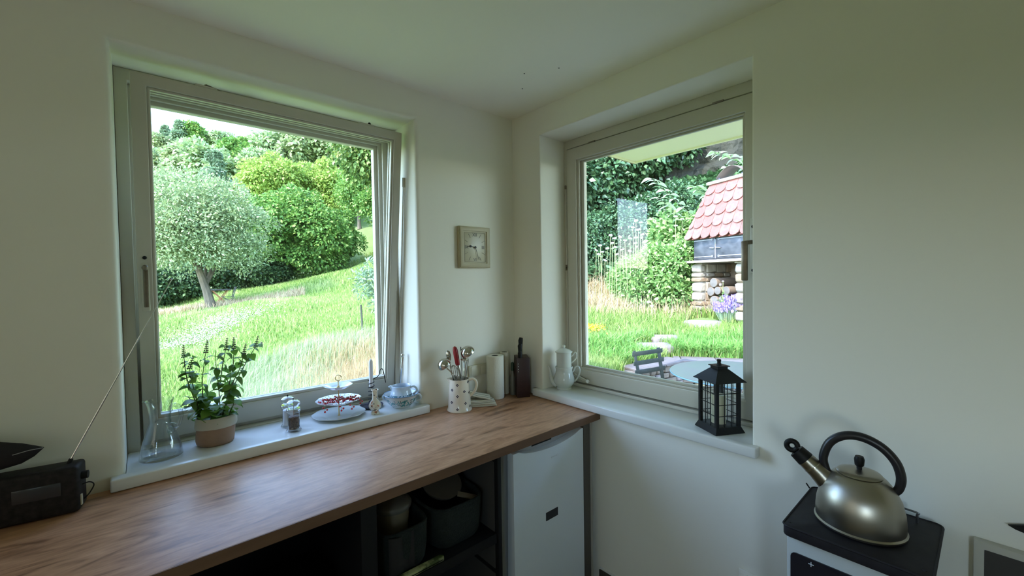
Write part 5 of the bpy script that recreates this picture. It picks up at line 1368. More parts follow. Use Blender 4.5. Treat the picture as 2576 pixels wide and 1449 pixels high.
# trees behind
yc_ = crown('foliage', G['yellow'], 4.4, 3.8, 4.0, 34000, 0.25, 54, 31, 0.4, base=1.2, bs=0.72)
bc_ = crown('foliage', G['blue'], 3.0, 3.0, 4.4, 22000, 0.30, 34, 32, 0.6, base=0.6, shape='cone')
mc_ = crown('foliage', G['bush'], 4.0, 3.6, 3.8, 28000, 0.24, 46, 33, 0.4, base=0.9, bs=0.75)
dc_ = crown('foliage', G['grey'], 3.6, 3.4, 4.1, 24000, 0.24, 40, 34, 0.5, base=1.0, bs=0.8)
tk_ = trunk_mesh('trunk', 4.2, 0.2, M_BARK, (0.2, 0.1), 4, 0.5, 8)
for px, py, d, s, me, lab in ((700, 610, 36, 0.88, yc_, 'yellow-green leafy tree rising behind the broad bush'),
                              (810, 590, 38, 0.88, yc_, 'yellow-green tree next to the dark hanging branches'),
                              (615, 620, 40, 0.75, mc_, 'mid-green tree between the grey fruit tree and the yellow one'),
                              (905, 600, 31, 0.62, mc_, 'mid-green tree by the right edge of the meadow'),
                              (860, 570, 44, 0.78, mc_, 'mid-green tree high behind the bush at right'),
                              (545, 600, 46, 0.98, bc_, 'grey-blue conifer standing above the fruit tree'),
                              (430, 620, 42, 0.92, dc_, 'pale grey-green tree behind the fruit tree, far left'),
                              (350, 620, 40, 0.9, dc_, 'pale grey-green tree beside the left window frame'),
                              (960, 560, 36, 0.72, yc_, 'yellow-green tree behind the right window frame'),
                              (1010, 600, 28, 0.8, mc_, 'mid-green tree hidden by the window post')):
    p = spot(px, py, d); tree('tree', p, lab, 'tree', me, tk_, s, px * 0.37, 'trees behind the meadow')
# tall tree at the right whose branches hang into view
p = spot(1010, 660, 21)
r = empty('walnut_tree', p, facing(p[0], p[1]), 'dark tall tree with hanging branches at the right of the meadow view', 'tree')
link('trunk', trunk_mesh('trunk', 5.0, 0.22, M_BARKD, (-0.6, 0), 6, 0.6, 14, 0.4), r)
o = link('foliage', crown('foliage', leafmat('leaf_walnut', (0.06, 0.13, 0.04), (0.20, 0.32, 0.08), (0.42, 0.46, 0.14), trans=0.3), 3.4, 2.6, 2.3, 24000, 0.20, 36, 41, 0.8, base=3.9), r); o.location = (-0.2, 0, 0)
# young tree and fence posts near the right edge
p = spot(948, 830, 10.2)
r = empty('young_tree', p, facing(p[0], p[1]), 'small young grey-green tree behind the dark meadow post', 'tree')
link('trunk', trunk_mesh('trunk', 1.0, 0.015, M_BARK, (0.05, 0), 4, 0.4, 3), r)
link('foliage', crown('foliage', G['blue'], 0.52, 0.45, 0.75, 1500, 0.10, 16, 51, 0.0, base=0.15, asp=0.30, shape='round'), r)
M_POST = mat('dark_post', (0.045, 0.05, 0.035), 0.8)
for px, py, d, hgt_, lab in ((912, 862, 9.2, 0.66, 'dark thin wooden post in the meadow by the young tree'), (661, 905, 9.4, 0.22, 'short dark post stub in the meadow right of the basil')):
    p = spot(px, py, d); r = empty('meadow_post', p, 0.2, lab, 'post', 'meadow posts')
    MB().tube([(0, 0, -0.05), (0.0, 0, hgt_ * 0.5), (-0.02, 0, hgt_ + 0.03)], [0.022, 0.021, 0.019], 8).build('stake', M_POST, r)
# hillside forest
fm = [crown('foliage', G['far'], 4.5, 4.5, 4.4, 7000, 0.62, 18, 61, 0.4, base=1.0), crown('foliage', G['blue'], 3.2, 3.2, 5.6, 7000, 0.55, 26, 62, 0.5, base=0.5, shape='cone'),
      crown('foliage', G['grey'], 4.2, 4.2, 4.0, 7000, 0.60, 18, 63, 0.4, base=1.0), crown('foliage', G['bush'], 4.4, 4.4, 4.4, 7000, 0.60, 18, 64, 0.4, base=1.0)]
tf = trunk_mesh('trunk', 5.0, 0.22, M_BARK, (0.2, 0), 2, 0.3, 18)
g2 = random.Random(2)
nm = ['light green', 'blue-green pointed', 'grey-green', 'mid-green']
ORD = ['first', 'second', 'third', 'fourth', 'fifth', 'sixth', 'seventh', 'eighth', 'ninth', 'tenth', 'eleventh', 'twelfth', 'thirteenth', 'fourteenth', 'fifteenth', 'sixteenth', 'seventeenth', 'eighteenth', 'nineteenth', 'twentieth'] + ['twenty-' + q for q in ('first', 'second', 'third', 'fourth', 'fifth', 'sixth', 'seventh', 'eighth', 'ninth')] + ['thirtieth']
for row, (d, step) in enumerate(((54, 58), (64, 54), (75, 52), (88, 48), (101, 46), (114, 46))):
    px = 300 + g2.uniform(0, 20); cnt = 0
    while px < 1010:
        dd = d + g2.uniform(-4, 4); k = g2.choice([0, 1, 2, 3, 0, 2]) if row > 1 else g2.choice([0, 2, 3])
        if not (590 < px < 740 and row in (4, 5)):
            p = spot(px, 500, dd); p = (p[0], p[1], p[2] - 0.4)
            tree('forest_tree', p, 'distant %s hillside tree, %s from the left in the %s row uphill' % (nm[k], ORD[cnt], ORD[row]), 'tree', fm[k], tf, g2.uniform(0.62, 0.92), g2.uniform(0, 6), 'trees on the wooded hillside'); cnt += 1
        px += step + g2.uniform(-10, 10)
# pale rock face high on the hill
M_SCREE = mat('scree', (0.52, 0.47, 0.48), 0.9, noise=(0.9, (0.30, 0.27, 0.26), 1.5, (1, 1, 1)), bump=(2, 1.0, 0.5))
p = at(655, 385, 96); r = empty('crag', tuple(p), facing(p[0], p[1]), 'pale pinkish bare rock patch high on the hillside', 'rock')
mb = MB(); gg = random.Random(4)
for i in range(11):
    a = (gg.uniform(-5, 5), gg.uniform(-1, 2.5), gg.uniform(-3.0, 3.4)); a = (a[0], a[1], a[2] + a[0] * 0.15)
    b_ = MB().ball((0, 0, 0), gg.uniform(1.2, 2.4), 9, 6, sz=gg.uniform(0.7, 1.2))
    for v in b_.v:
        q = 1 + 0.25 * math.sin(v[0] * 3 + i) * math.cos(v[2] * 4 + i)
        mb.v.append((v[0] * q + a[0], v[1] * q + a[1], v[2] * q + a[2]))
    o_ = len(mb.v) - len(b_.v)
    mb.f += [tuple(o_ + k for k in f) for f in b_.f]
mb.build('bare_rock', M_SCREE, r)

# ------------------------------------------------------------------ grass
def blades(name, X, Y, L, W, m, lean=0.5, g=rng, bend=None):
    n = len(X); Z = ground(X, Y) - 0.01
    a = g.random(n) * 6.283; t = lean * g.random(n)
    dx, dy = np.cos(a), np.sin(a)
    if bend is not None: dx = dx * 0.5 + bend[0]; dy = dy * 0.5 + bend[1]
    b = g.random(n) * 6.283; sx, sy = np.cos(b) * W / 2, np.sin(b) * W / 2
    P = np.stack([X, Y, Z], 1)
    mid = P + np.stack([dx * t * L * 0.35, dy * t * L * 0.35, L * 0.55], 1)
    tip = P + np.stack([dx * t * L, dy * t * L, L * (1 - 0.35 * t)], 1)
    s3 = np.stack([sx, sy, np.zeros(n)], 1)
    V = np.stack([P - s3, P + s3, mid - s3 * 0.8, mid + s3 * 0.8, tip], 1).reshape(-1, 3)
    i = np.arange(n)[:, None] * 5
    F = np.concatenate([i + np.array([[0, 1, 3]]), i + np.array([[0, 3, 2]]), i + np.array([[2, 3, 4]])], 0)
    return link(name, fast_mesh(name, V, F, m, 3))
def sector(n, h0, h1, d0, d1, g=rng, pw=1.0):
    th = np.radians(g.uniform(h0, h1, n)); q = g.random(n)
    d = d0 * (d1 / d0) ** (q ** pw) if pw != 0 else np.sqrt(g.random(n) * (d1 ** 2 - d0 ** 2) + d0 ** 2)
    return CAM[0] + d * np.cos(th), CAM[1] + d * np.sin(th), d
M_GR = leafmat('grass', (0.15, 0.27, 0.06), (0.31, 0.43, 0.11), (0.48, 0.54, 0.24), trans=0.35, patch=(0.35, (0.38, 0.46, 0.18), 0.52))
M_GRD = leafmat('grass_dry', (0.36, 0.27, 0.14), (0.52, 0.40, 0.23), (0.62, 0.50, 0.32), trans=0.25)
M_GRB = leafmat('grass_pale', (0.20, 0.29, 0.13), (0.36, 0.43, 0.25), (0.52, 0.56, 0.40), trans=0.3)
M_GRL = leafmat('grass_lush', (0.12, 0.30, 0.06), (0.24, 0.44, 0.11), (0.36, 0.54, 0.18), trans=0.35)
X, Y, d = sector(230000, 60, 93, 5.0, 30)
k = ~in_house(X, Y) & ~in_patio(X, Y)
X, Y, d = X[k], Y[k], d[k]
o = blades('meadow_grass', X, Y, (0.10 + 0.10 * rng.random(len(X))) * (0.75 + 0.02 * d), 0.006 + 0.0012 * d, M_GR)
tag(o, 'sunlit green meadow grass rising behind the north window', 'grass', kind='stuff')
# tall pale grass in the near meadow, drier to the right
X, Y, d = sector(52000, 64, 90, 5.0, 9.2); n = len(X)
h = np.degrees(np.arctan2(Y - CAM[1], X - CAM[0]))
dry = (rng.random(n) < np.clip((79 - h) / 9, 0, 0.97) * np.clip((9.4 - d) / 2.2, 0, 1))
k = (~dry) & (rng.random(n) < 0.65) & (h < 85); o = blades('pale_grass', X[k], Y[k], 0.22 + 0.22 * rng.random(k.sum()), np.full(k.sum(), 0.007), M_GRB, 0.9, bend=(0.5, -0.3))
tag(o, 'tall pale bent grass in the near meadow', 'grass', kind='stuff')
k = dry; o = blades('dry_grass', X[k], Y[k], 0.18 + 0.24 * rng.random(k.sum()), np.full(k.sum(), 0.0065), M_GRD, 1.0, bend=(-0.3, -0.3))
tag(o, 'tan dry grass at the right of the near meadow', 'grass', kind='stuff')
# dry seed heads along the far edge, below the hedge
X, Y, d = sector(6000, 75, 92, 20.6, 22.4)
o = blades('edge_grass', X, Y, 0.12 + 0.30 * rng.random(len(X)), np.full(len(X), 0.025), leafmat('edge_tan', (0.34, 0.22, 0.14), (0.58, 0.46, 0.28), (0.62, 0.62, 0.36), trans=0.2), 0.5)
tag(o, 'reddish dry grass along the foot of the hedge', 'grass', kind='stuff')
# white blossom patch
C0 = at(440, 862, 10.2); C1 = at(600, 812, 13.0)
t = rng.random(3000); off = rng.normal(size=(3000, 2)) * np.array([0.6, 0.45])
X = C0[0] + (C1[0] - C0[0]) * t + off[:, 0]; Y = C0[1] + (C1[1] - C0[1]) * t + off[:, 1]
Z = ground(X, Y) + 0.13 + 0.10 * rng.random(3000)
P = np.stack([X, Y, Z], 1); Dv = unit(3000); Dv[:, 2] *= 0.3
o = link('white_flowers', kites(P, Dv, np.tile([[0, 0, 1.0]], (3000, 1)) + unit(3000) * 0.3, np.full(3000, 0.034), np.full(3000, 0.03), mat('white_petal', (0.62, 0.60, 0.58), 0.7), 'white_flowers'))
tag(o, 'patch of small white flowers in the meadow', 'flowers', kind='stuff')

# east side grass
X, Y, d = sector(120000, 15, 47, 5.2, 15)
def near_seg(X, Y, A, B, w):
    ax, ay, bx, by = float(A[0]), float(A[1]), float(B[0]), float(B[1])
    t = np.clip(((X - ax) * (bx - ax) + (Y - ay) * (by - ay)) / ((bx - ax) ** 2 + (by - ay) ** 2), 0, 1)
    return np.hypot(X - ax - t * (bx - ax), Y - ay - t * (by - ay)) < w
STEPS = [(px, py, d, a, b, lab, at(px, py, d)) for px, py, d, a, b, lab in ((1640, 873, 6.75, 0.60, 0.34, 'behind the garden chair'), (1672, 858, 7.1, 0.45, 0.30, 'beside the lush tuft'), (1770, 822, 7.7, 0.7, 0.25, 'at the foot of the barbecue'))]
k = ~in_patio(X, Y) & ~in_house(X, Y) & ~near_seg(X, Y, W1, W2_, 0.17) & ~near_seg(X, Y, W2_, W3, 0.17)
for q in STEPS: k &= (np.hypot(X - q[6][0], Y - q[6][1]) > q[3] * 0.45)
X, Y, d = X[k], Y[k], d[k]
h = np.degrees(np.arctan2(Y - CAM[1], X - CAM[0])); n = len(X)
dryk = ((h > 32.5) & (d > 9.3) & (d < 12.6) & (rng.random(n) < 0.55)) | ((d > 8.4) & (d < 9.4) & (rng.random(n) < 0.12))
k = ~dryk; o = blades('garden_grass', X[k], Y[k], 0.10 + 0.16 * rng.random(k.sum()), 0.007 + 0.0009 * d[k], M_GR, 0.6)
tag(o, 'bright green garden grass below the barbecue', 'grass', kind='stuff')
k = dryk; o = blades('dry_garden_grass', X[k], Y[k], 0.20 + 0.35 * rng.random(k.sum()), 0.006 + 0.0009 * d[k], M_GRD, 0.9)
tag(o, 'yellow dry grass left of the flowering shrub', 'grass', kind='stuff')
X, Y, d = sector(7000, 18.0, 26.5, 6.3, 7.3)
k = ~in_patio(X, Y) & ~near_seg(X, Y, W1, W2_, 0.17) & (np.hypot(X - STEPS[1][6][0], Y - STEPS[1][6][1]) > 0.3); X, Y, d = X[k], Y[k], d[k]
sx, sy = [], []
for A, B in ((W1, W2_), (W2_, W3)):
    ex = np.array([float(B[0] - A[0]), float(B[1] - A[1])]); L = np.hypot(*ex); ex /= L; ey = np.array([-ex[1], ex[0]])
    mid = np.array([float(A[0] + B[0]) / 2, float(A[1] + B[1]) / 2])
    if bool(in_patio(np.array([mid[0] + ey[0] * 0.4]), np.array([mid[1] + ey[1] * 0.4]))[0]): ey = -ey
    n_ = 2600; u_, w_ = rng.random(n_) * (L + 0.5) - 0.3, 0.20 + 0.7 * rng.random(n_)
    sx.append(float(A[0]) + ex[0] * u_ + ey[0] * w_); sy.append(float(A[1]) + ex[1] * u_ + ey[1] * w_)
sx = np.concatenate(sx); sy = np.concatenate(sy)
k = np.ones(len(sx), bool)
for q in STEPS: k &= (np.hypot(sx - q[6][0], sy - q[6][1]) > q[3] * 0.5)
X = np.concatenate([X, sx[k]]); Y = np.concatenate([Y, sy[k]])
o = blades('lush_grass', X, Y, 0.18 + 0.16 * rng.random(len(X)), np.full(len(X), 0.020), M_GRL, 1.0)
tag(o, 'tuft of broad lush green blades above the stone wall', 'grass', kind='stuff')
M_YEL = mat('yellow_petal', (0.88, 0.74, 0.04), 0.6)
for px, py, d, lab in ((1487, 822, 7.3, 'upper'), (1493, 848, 6.9, 'lower')):
    p = at(px, py + 8, d); z = gz(p[0], p[1]); r = empty('yellow_flowers', (p[0], p[1], z), 0, 'clump of yellow flowers in the garden grass, the %s one' % lab, 'flowers', 'yellow flower clumps')
    nn = 130; P = np.stack([rng.normal(size=nn) * 0.10, rng.normal(size=nn) * 0.10, 0.20 + 0.09 * rng.random(nn)], 1)
    Dv = unit(nn); link('petals', kites(P, Dv, np.tile([[0, 0, 1.0]], (nn, 1)), np.full(nn, 0.035), np.full(nn, 0.028), M_YEL, 'petals'), r)['kind'] = 'stuff'
    sb = MB()
    for i in range(14): a = i * 0.45; sb.tube([(0.02 * math.cos(a), 0.02 * math.sin(a), 0), (0.12 * math.cos(a * 1.7), 0.12 * math.sin(a * 1.7), 0.22)], 0.003, 4)
    sb.build('stems', M_STEM, r)

# ------------------------------------------------------------------ shrubs east
shr = crown('foliage', G['shrub'], 0.85, 0.75, 0.95, 15000, 0.085, 30, 71, 0.1, base=-0.05, asp=0.6)
for px, d, s, lab in ((1700, 9.0, 1.0, 'next to the barbecue'), (1635, 9.3, 0.95, 'in the middle'), (1580, 9.9, 0.75, 'leftmost and lowest'), (1745, 9.6, 1.35, 'tallest, behind the barbecue pillar')):
    p = spot(px, 780, d); tree('flowering_shrub', p, 'light green leafy shrub of the row, ' + lab, 'shrub', shr, None, s, px * 0.1, 'shrubs beside the barbecue')
# white flower umbels
M_UMB = mat('white_umbel', (0.85, 0.83, 0.86), 0.7)
M_UMS = mat('umbel_stalk', (0.28, 0.36, 0.14), 0.7)
gu = random.Random(8)
um = MB()
for i in range(10):
    a = i * 0.628; um.ball((0.028 * math.cos(a), 0.028 * math.sin(a), 0.004 * (i % 2)), 0.013, 5, 4)
um.ball((0, 0, 0.006), 0.016, 5, 4)
ume = um.mesh('flower_head', M_UMB)
for i, (px, py, d) in enumerate(sorted([(1600, 555, 8.9), (1612, 560, 8.9), (1592, 572, 8.9), (1536, 592, 9.1), (1545, 600, 9.0), (1560, 596, 9.0), (1572, 605, 9.0), (1585, 600, 9.0), (1598, 612, 9), (1510, 618, 9.2), (1506, 640, 9.2), (1515, 634, 9.1), (1528, 625, 9.1), (1548, 622, 9.0), (1566, 628, 9.0), (1584, 632, 8.9), (1600, 598, 8.9), (1616, 590, 8.8), (1500, 630, 9.3), (1606, 578, 8.8), (1552, 640, 9.0), (1700, 545, 8.8), (1716, 552, 8.8), (1575, 650, 8.8), (1522, 655, 9.0), (1540, 612, 8.9), (1700, 568, 8.7), (1640, 770, 8.3), (1652, 752, 8.3), (1632, 760, 8.2)])):
    p = at(px, py, d); z0 = gz(p[0], p[1]); r = empty('white_umbel', (p[0], p[1], z0), gu.uniform(0, 6), 'white umbel flower on a thin stalk, %s from the left among the shrubs' % ORD[i], 'flower', 'white umbels above the shrubs')
    hz = p[2] - z0; o = link('flower_head', ume, r); o.location = (0, 0, hz); o.rotation_euler = (gu.uniform(-0.5, 0.5), gu.uniform(-0.5, 0.5), 0)
    MB().tube([(0.05, 0.03, 0), (0.02, 0, hz * 0.6), (0, 0, hz)], 0.005, 4).build('stalk', M_UMS, r)
# sapling with big sunlit leaves above the barbecue
bl = leaf_mesh('leaf', leafmat('sapling_leaf', (0.36, 0.52, 0.28), (0.56, 0.68, 0.42), (0.62, 0.68, 0.16), trans=0.35), 0.55, 0.35, 0.15)
p0 = spot(1835, 690, 9.6)
r = empty('sapling', p0, 0, 'sapling with pale sunlit leaf sprays arching over the barbecue roof', 'tree')
gs = random.Random(12)
for (a, b, c_) in (((1850, 640, 9.5), (1760, 560, 9.2), (1640, 450, 8.8)), ((1850, 640, 9.5), (1800, 520, 9.2), (1745, 470, 9.0)), ((1850, 600, 9.5), (1890, 440, 9.2), (1795, 382, 8.9)),
                   ((1850, 640, 9.5), (1770, 600, 9.0), (1660, 500, 8.9)), ((1850, 600, 9.6), (1880, 470, 9.3), (1830, 420, 9.0)), ((1860, 600, 9.6), (1900, 470, 9.4), (1870, 400, 9.2)), ((1850, 640, 9.5), (1740, 560, 9.3), (1690, 520, 9.1))):
    pts = [Vector(p0), Vector(at(*a)), Vector(at(*b)), Vector(at(*c_))]
    cv = smooth_curve([q - Vector(p0) for q in pts], 12)
    MB().tube(cv, [0.012 * (1 - 0.8 * i / len(cv)) for i in range(len(cv))], 5).build('branch', M_BARK, r, smooth=True)
    for i in range(14, len(cv)):
        for s_ in (0, 1):
            o = bpy.data.objects.new('leaf', bl); COL.objects.link(o); o.parent = r; o.location = cv[i]
            sz = gs.uniform(0.15, 0.24); o.scale = (sz, sz, sz); o.rotation_euler = (gs.uniform(-0.5, 0.4), gs.uniform(-0.6, 0.6), gs.uniform(-0.5, 0.5) + 1.0 + math.pi * s_)
# dark canopy and ivy cliff
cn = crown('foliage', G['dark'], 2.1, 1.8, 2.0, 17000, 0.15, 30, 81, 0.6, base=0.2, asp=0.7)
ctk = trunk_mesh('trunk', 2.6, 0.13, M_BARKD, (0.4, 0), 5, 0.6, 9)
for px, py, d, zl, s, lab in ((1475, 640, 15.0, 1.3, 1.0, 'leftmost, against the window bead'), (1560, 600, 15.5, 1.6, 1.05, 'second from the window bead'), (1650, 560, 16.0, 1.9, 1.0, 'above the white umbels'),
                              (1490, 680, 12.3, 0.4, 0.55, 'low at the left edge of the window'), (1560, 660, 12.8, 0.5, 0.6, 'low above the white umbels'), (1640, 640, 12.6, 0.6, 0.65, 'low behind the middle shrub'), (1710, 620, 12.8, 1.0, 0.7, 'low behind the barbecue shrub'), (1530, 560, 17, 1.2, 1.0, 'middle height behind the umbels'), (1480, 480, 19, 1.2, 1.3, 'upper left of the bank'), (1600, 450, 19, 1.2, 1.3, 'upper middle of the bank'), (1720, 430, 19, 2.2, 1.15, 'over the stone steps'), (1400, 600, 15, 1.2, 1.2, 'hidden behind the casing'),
                              (1850, 330, 21, 1.5, 1.2, 'topmost at right'), (1960, 400, 19, 1.5, 1.3, 'beyond the reveal'), (1540, 330, 26, 1.5, 1.6, 'behind the eaves'), (1700, 250, 27, 1.5, 1.6, 'highest on the bank'), (2150, 480, 15, 1.5, 2.0, 'unseen, added to block sky, first past the reveal'), (2500, 520, 13.5, 1.5, 2.2, 'unseen, added to block sky, second past the reveal'), (3000, 560, 11, 1.5, 2.3, 'unseen, added to block sky, third past the reveal'), (3900, 560, 8.5, 1.5, 2.4, 'unseen, added to block sky, beyond the terrace end'), (2300, 400, 18, 1.5, 2.6, 'unseen, added to block sky, highest past the reveal'), (5600, 600, 5.5, 1.5, 2.4, 'unseen, added to block sky, at the far terrace end')):  # tall trees past the reveal are unseen, added to keep out sky light
    p = spot(px, py, d); p = (p[0], p[1], p[2] - 0.4 + zl * 0.3); tree('bank_tree', p, 'glossy-leaved bank tree darkened for shade, ' + lab, 'tree', cn, ctk, s, px * 0.2, 'dark trees on the bank')
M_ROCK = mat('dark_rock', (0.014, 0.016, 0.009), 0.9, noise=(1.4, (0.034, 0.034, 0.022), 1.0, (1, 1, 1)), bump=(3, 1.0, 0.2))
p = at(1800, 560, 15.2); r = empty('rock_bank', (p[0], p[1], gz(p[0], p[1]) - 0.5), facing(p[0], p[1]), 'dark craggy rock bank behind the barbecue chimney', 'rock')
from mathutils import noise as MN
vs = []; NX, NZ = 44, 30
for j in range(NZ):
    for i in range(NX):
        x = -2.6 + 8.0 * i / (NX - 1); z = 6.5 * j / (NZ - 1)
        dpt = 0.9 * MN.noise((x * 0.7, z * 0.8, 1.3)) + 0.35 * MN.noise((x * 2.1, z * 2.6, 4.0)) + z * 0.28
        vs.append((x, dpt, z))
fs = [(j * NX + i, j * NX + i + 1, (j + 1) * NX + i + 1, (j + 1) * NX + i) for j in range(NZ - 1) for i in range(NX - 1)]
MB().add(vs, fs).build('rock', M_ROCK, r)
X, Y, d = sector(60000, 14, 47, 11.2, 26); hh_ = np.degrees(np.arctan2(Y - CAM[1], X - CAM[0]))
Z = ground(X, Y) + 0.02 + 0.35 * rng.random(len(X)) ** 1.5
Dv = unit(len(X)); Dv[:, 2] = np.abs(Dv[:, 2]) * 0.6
o = link('undergrowth', kites(np.stack([X, Y, Z], 1), Dv, unit(len(X)) * 0.6 + np.array([[0, 0, 1.0]]), 0.10 + 0.012 * d, 0.06 + 0.009 * d, G['dark'], 'undergrowth'))  # dark leaves over the bright slope stand in for its shade
tag(o, 'ivy and undergrowth darkened for shade, covering the bank', 'ivy', kind='stuff')
# lavender at the foot of the barbecue
M_LAV = mat('lavender', (0.27, 0.20, 0.52), 0.7)
M_LVS = leafmat('lavender_stem', (0.26, 0.38, 0.22), (0.42, 0.52, 0.36), trans=0.3)
for px, py, d, s, lab in ((1830, 818, 7.6, 1.0, 'by the pillar'), (1868, 800, 7.5, 1.25, 'at the edge of the view')):
    p = spot(px, py, d); r = empty('lavender', p, 0.3, 'bushy lavender with violet spikes, ' + lab, 'plant', 'lavender by the barbecue'); r.scale = (s, s, s)
    n = 420; g = rng; a = g.random(n) * 6.283; q = g.random(n) ** 0.5 * 0.24; hh_ = 0.24 + 0.16 * g.random(n)
    Pb = np.stack([np.cos(a) * q * 0.4, np.sin(a) * q * 0.4, np.zeros(n)], 1); Pt = np.stack([np.cos(a) * q, np.sin(a) * q, hh_], 1)
    link('stems', kites(Pb, Pt - Pb, unit(n), np.linalg.norm(Pt - Pb, axis=1), np.full(n, 0.010), M_LVS, 'stems'), r)
    link('blossoms', kites(np.repeat(Pt, 3, 0) + unit(3 * n) * 0.01, np.tile([[0, 0, 1.0]], (3 * n, 1)) + unit(3 * n) * 0.4, unit(3 * n), np.full(3 * n, 0.055), np.full(3 * n, 0.022), M_LAV, 'blossoms'), r)['kind'] = 'stuff'
# tall daisy in front of the logs
p = at(1818, 790, 7.7); z0 = gz(p[0], p[1])
r = empty('tall_daisy', (p[0], p[1], z0), 0, 'tall thin white flower standing in front of the logs', 'flower')
MB().tube([(0, 0, 0), (0.0, 0.0, 0.45), (0.02, 0, 0.72)], 0.006, 5).tube([(0.01, 0, 0.55), (-0.04, 0.02, 0.66)], 0.005, 4).build('stalk', M_UMS, r)
for q in ((0.02, 0, 0.74), (-0.045, 0.02, 0.67), (-0.02, 0.03, 0.69)):
    MB().ball(q, 0.022, 7, 5, sz=0.6).build('flower_head', M_UMB, r)
o = link('leaves', crown('leaves', G['shrub'], 0.10, 0.10, 0.26, 90, 0.06, 6, 77, 0.1, base=0.02), r)

# ------------------------------------------------------------------ barbecue
B0 = at(1741, 787, 8.35); zb = float(B0[2]) - 0.02
hb_ = math.radians(70.3 - 180)          # local x runs along its front, towards the viewer's right
r = empty('barbecue', (B0[0], B0[1], zb), hb_, 'stone garden barbecue with black doors and red tiled hood', 'barbecue')
M_STN = mat('pale_stone', (0.40, 0.36, 0.30), 0.9, noise=(5, (0.27, 0.23, 0.185), 1.2, (1, 1, 1)), bump=(12, 0.8, 0.02))
M_STB2 = mat('brown_stone', (0.32, 0.22, 0.14), 0.9, noise=(5, (0.21, 0.155, 0.105), 1.2, (1, 1, 1)), bump=(12, 0.8, 0.02))
M_MOR = mat('mortar', (0.34, 0.31, 0.26), 0.95, bump=(20, 0.8, 0.01))
BW, BD = 1.30, 0.85
gq = random.Random(21)
def stone(mb_c, sx, sy, sz, m, parent, seed, name='stone'):
    b = MB(); b.obox((0, 0, 0), (sx, sy, sz))
    me = b.mesh(name, m, bevel=min(sx, sy, sz) * 0.22, seg=1)
    for v in me.vertices:
        v.co += Vector((gq.uniform(-1, 1), gq.uniform(-1, 1), gq.uniform(-1, 1))) * min(sx, sy, sz) * 0.06
    o = link(name, me, parent); o.location = mb_c
    return o
HP = 1.00
MB().box((0.03, 0.03, -0.3), (0.22, BD, HP)).build('pillar_core', M_MOR, r)
MB().box((BW - 0.27, 0.03, -0.3), (BW - 0.03, BD, HP)).build('pillar_core', M_MOR, r)
MB().box((0.2, BD - 0.1, -0.3), (BW - 0.2, BD, HP)).build('back_wall', mat('brown_back_wall', (0.16, 0.12, 0.085), 0.95, bump=(10, 0.8, 0.02)), r)  # plain dark brown back wall behind the logs
for x0, w in ((0.0, 0.25), (BW - 0.30, 0.30)):
    z = -0.05
    while z < HP - 0.02:
        h_ = min(gq.choice([0.09, 0.13, 0.17, 0.2]), HP - z)
        stone((x0 + w / 2, 0.04, z + h_ / 2), w - 0.006, 0.14, h_ - 0.012, gq.choice([M_STN, M_STN, M_STB2]), r, 0)
        if x0 == 0.0:
            y_ = 0.12
            while y_ < BD - 0.1:
                L_ = gq.uniform(0.16, 0.26); stone((w - 0.02, y_ + L_ / 2, z + h_ / 2), 0.07, L_ - 0.012, h_ - 0.012, gq.choice([M_STN, M_STB2]), r, 0); y_ += L_
        z += h_
MB().prism([(-0.10, -0.10), (0.3, -0.13), (0.7, -0.11), (BW + 0.1, -0.12), (BW + 0.1, BD + 0.05), (-0.10, BD + 0.05)], HP, HP + 0.045).build('shelf_slab', mat('slab_pink', (0.48, 0.39, 0.35), 0.85, bump=(14, 0.8, 0.01)), r, bevel=0.008)
# firewood
M_LOG = mat('log_end', (0.19, 0.175, 0.165), 0.85, noise=(9, (0.12, 0.11, 0.10), 1.3, (1, 1, 1)), bump=(40, 0.6, 0.004))
M_LBK = mat('log_bark', (0.20, 0.15, 0.11), 0.95, bump=(20, 0.8, 0.01))
for i, (x, z, q) in enumerate(((0.34, 0.10, 0.10), (0.545, 0.09, 0.09), (0.73, 0.10, 0.10), (0.92, 0.09, 0.08), (0.44, 0.275, 0.095), (0.645, 0.285, 0.105), (0.84, 0.26, 0.09), (0.36, 0.45, 0.085), (0.52, 0.47, 0.075), (0.71, 0.475, 0.08), (0.43, 0.62, 0.088))):
    l_ = empty('firewood_log', (B0[0] + math.cos(hb_) * x - math.sin(hb_) * 0.10, B0[1] + math.sin(hb_) * x + math.cos(hb_) * 0.10, zb + z), hb_, 'sawn grey log stacked under the barbecue, ' + ['bottom row next to the left pillar', 'bottom row second', 'bottom row third', 'bottom row by the right pillar', 'second row left', 'second row middle, the thickest', 'second row right', 'third row left', 'third row middle', 'third row right', 'topmost of the stack'][i], 'log', 'logs stacked under the barbecue')
    MB().lathe([(0.0, 0.0), (q - 0.006, 0.0), (q - 0.004, 0.004)], 18, M=Matrix.Rotation(math.radians(-90), 3, 'X')).build('cut_end', M_LOG, l_)
    MB().lathe([(q - 0.005, 0.001), (q, 0.006), (q, 0.5), (0, 0.5)], 18, M=Matrix.Rotation(math.radians(-90), 3, 'X')).build('bark', M_LBK, l_, smooth=True)
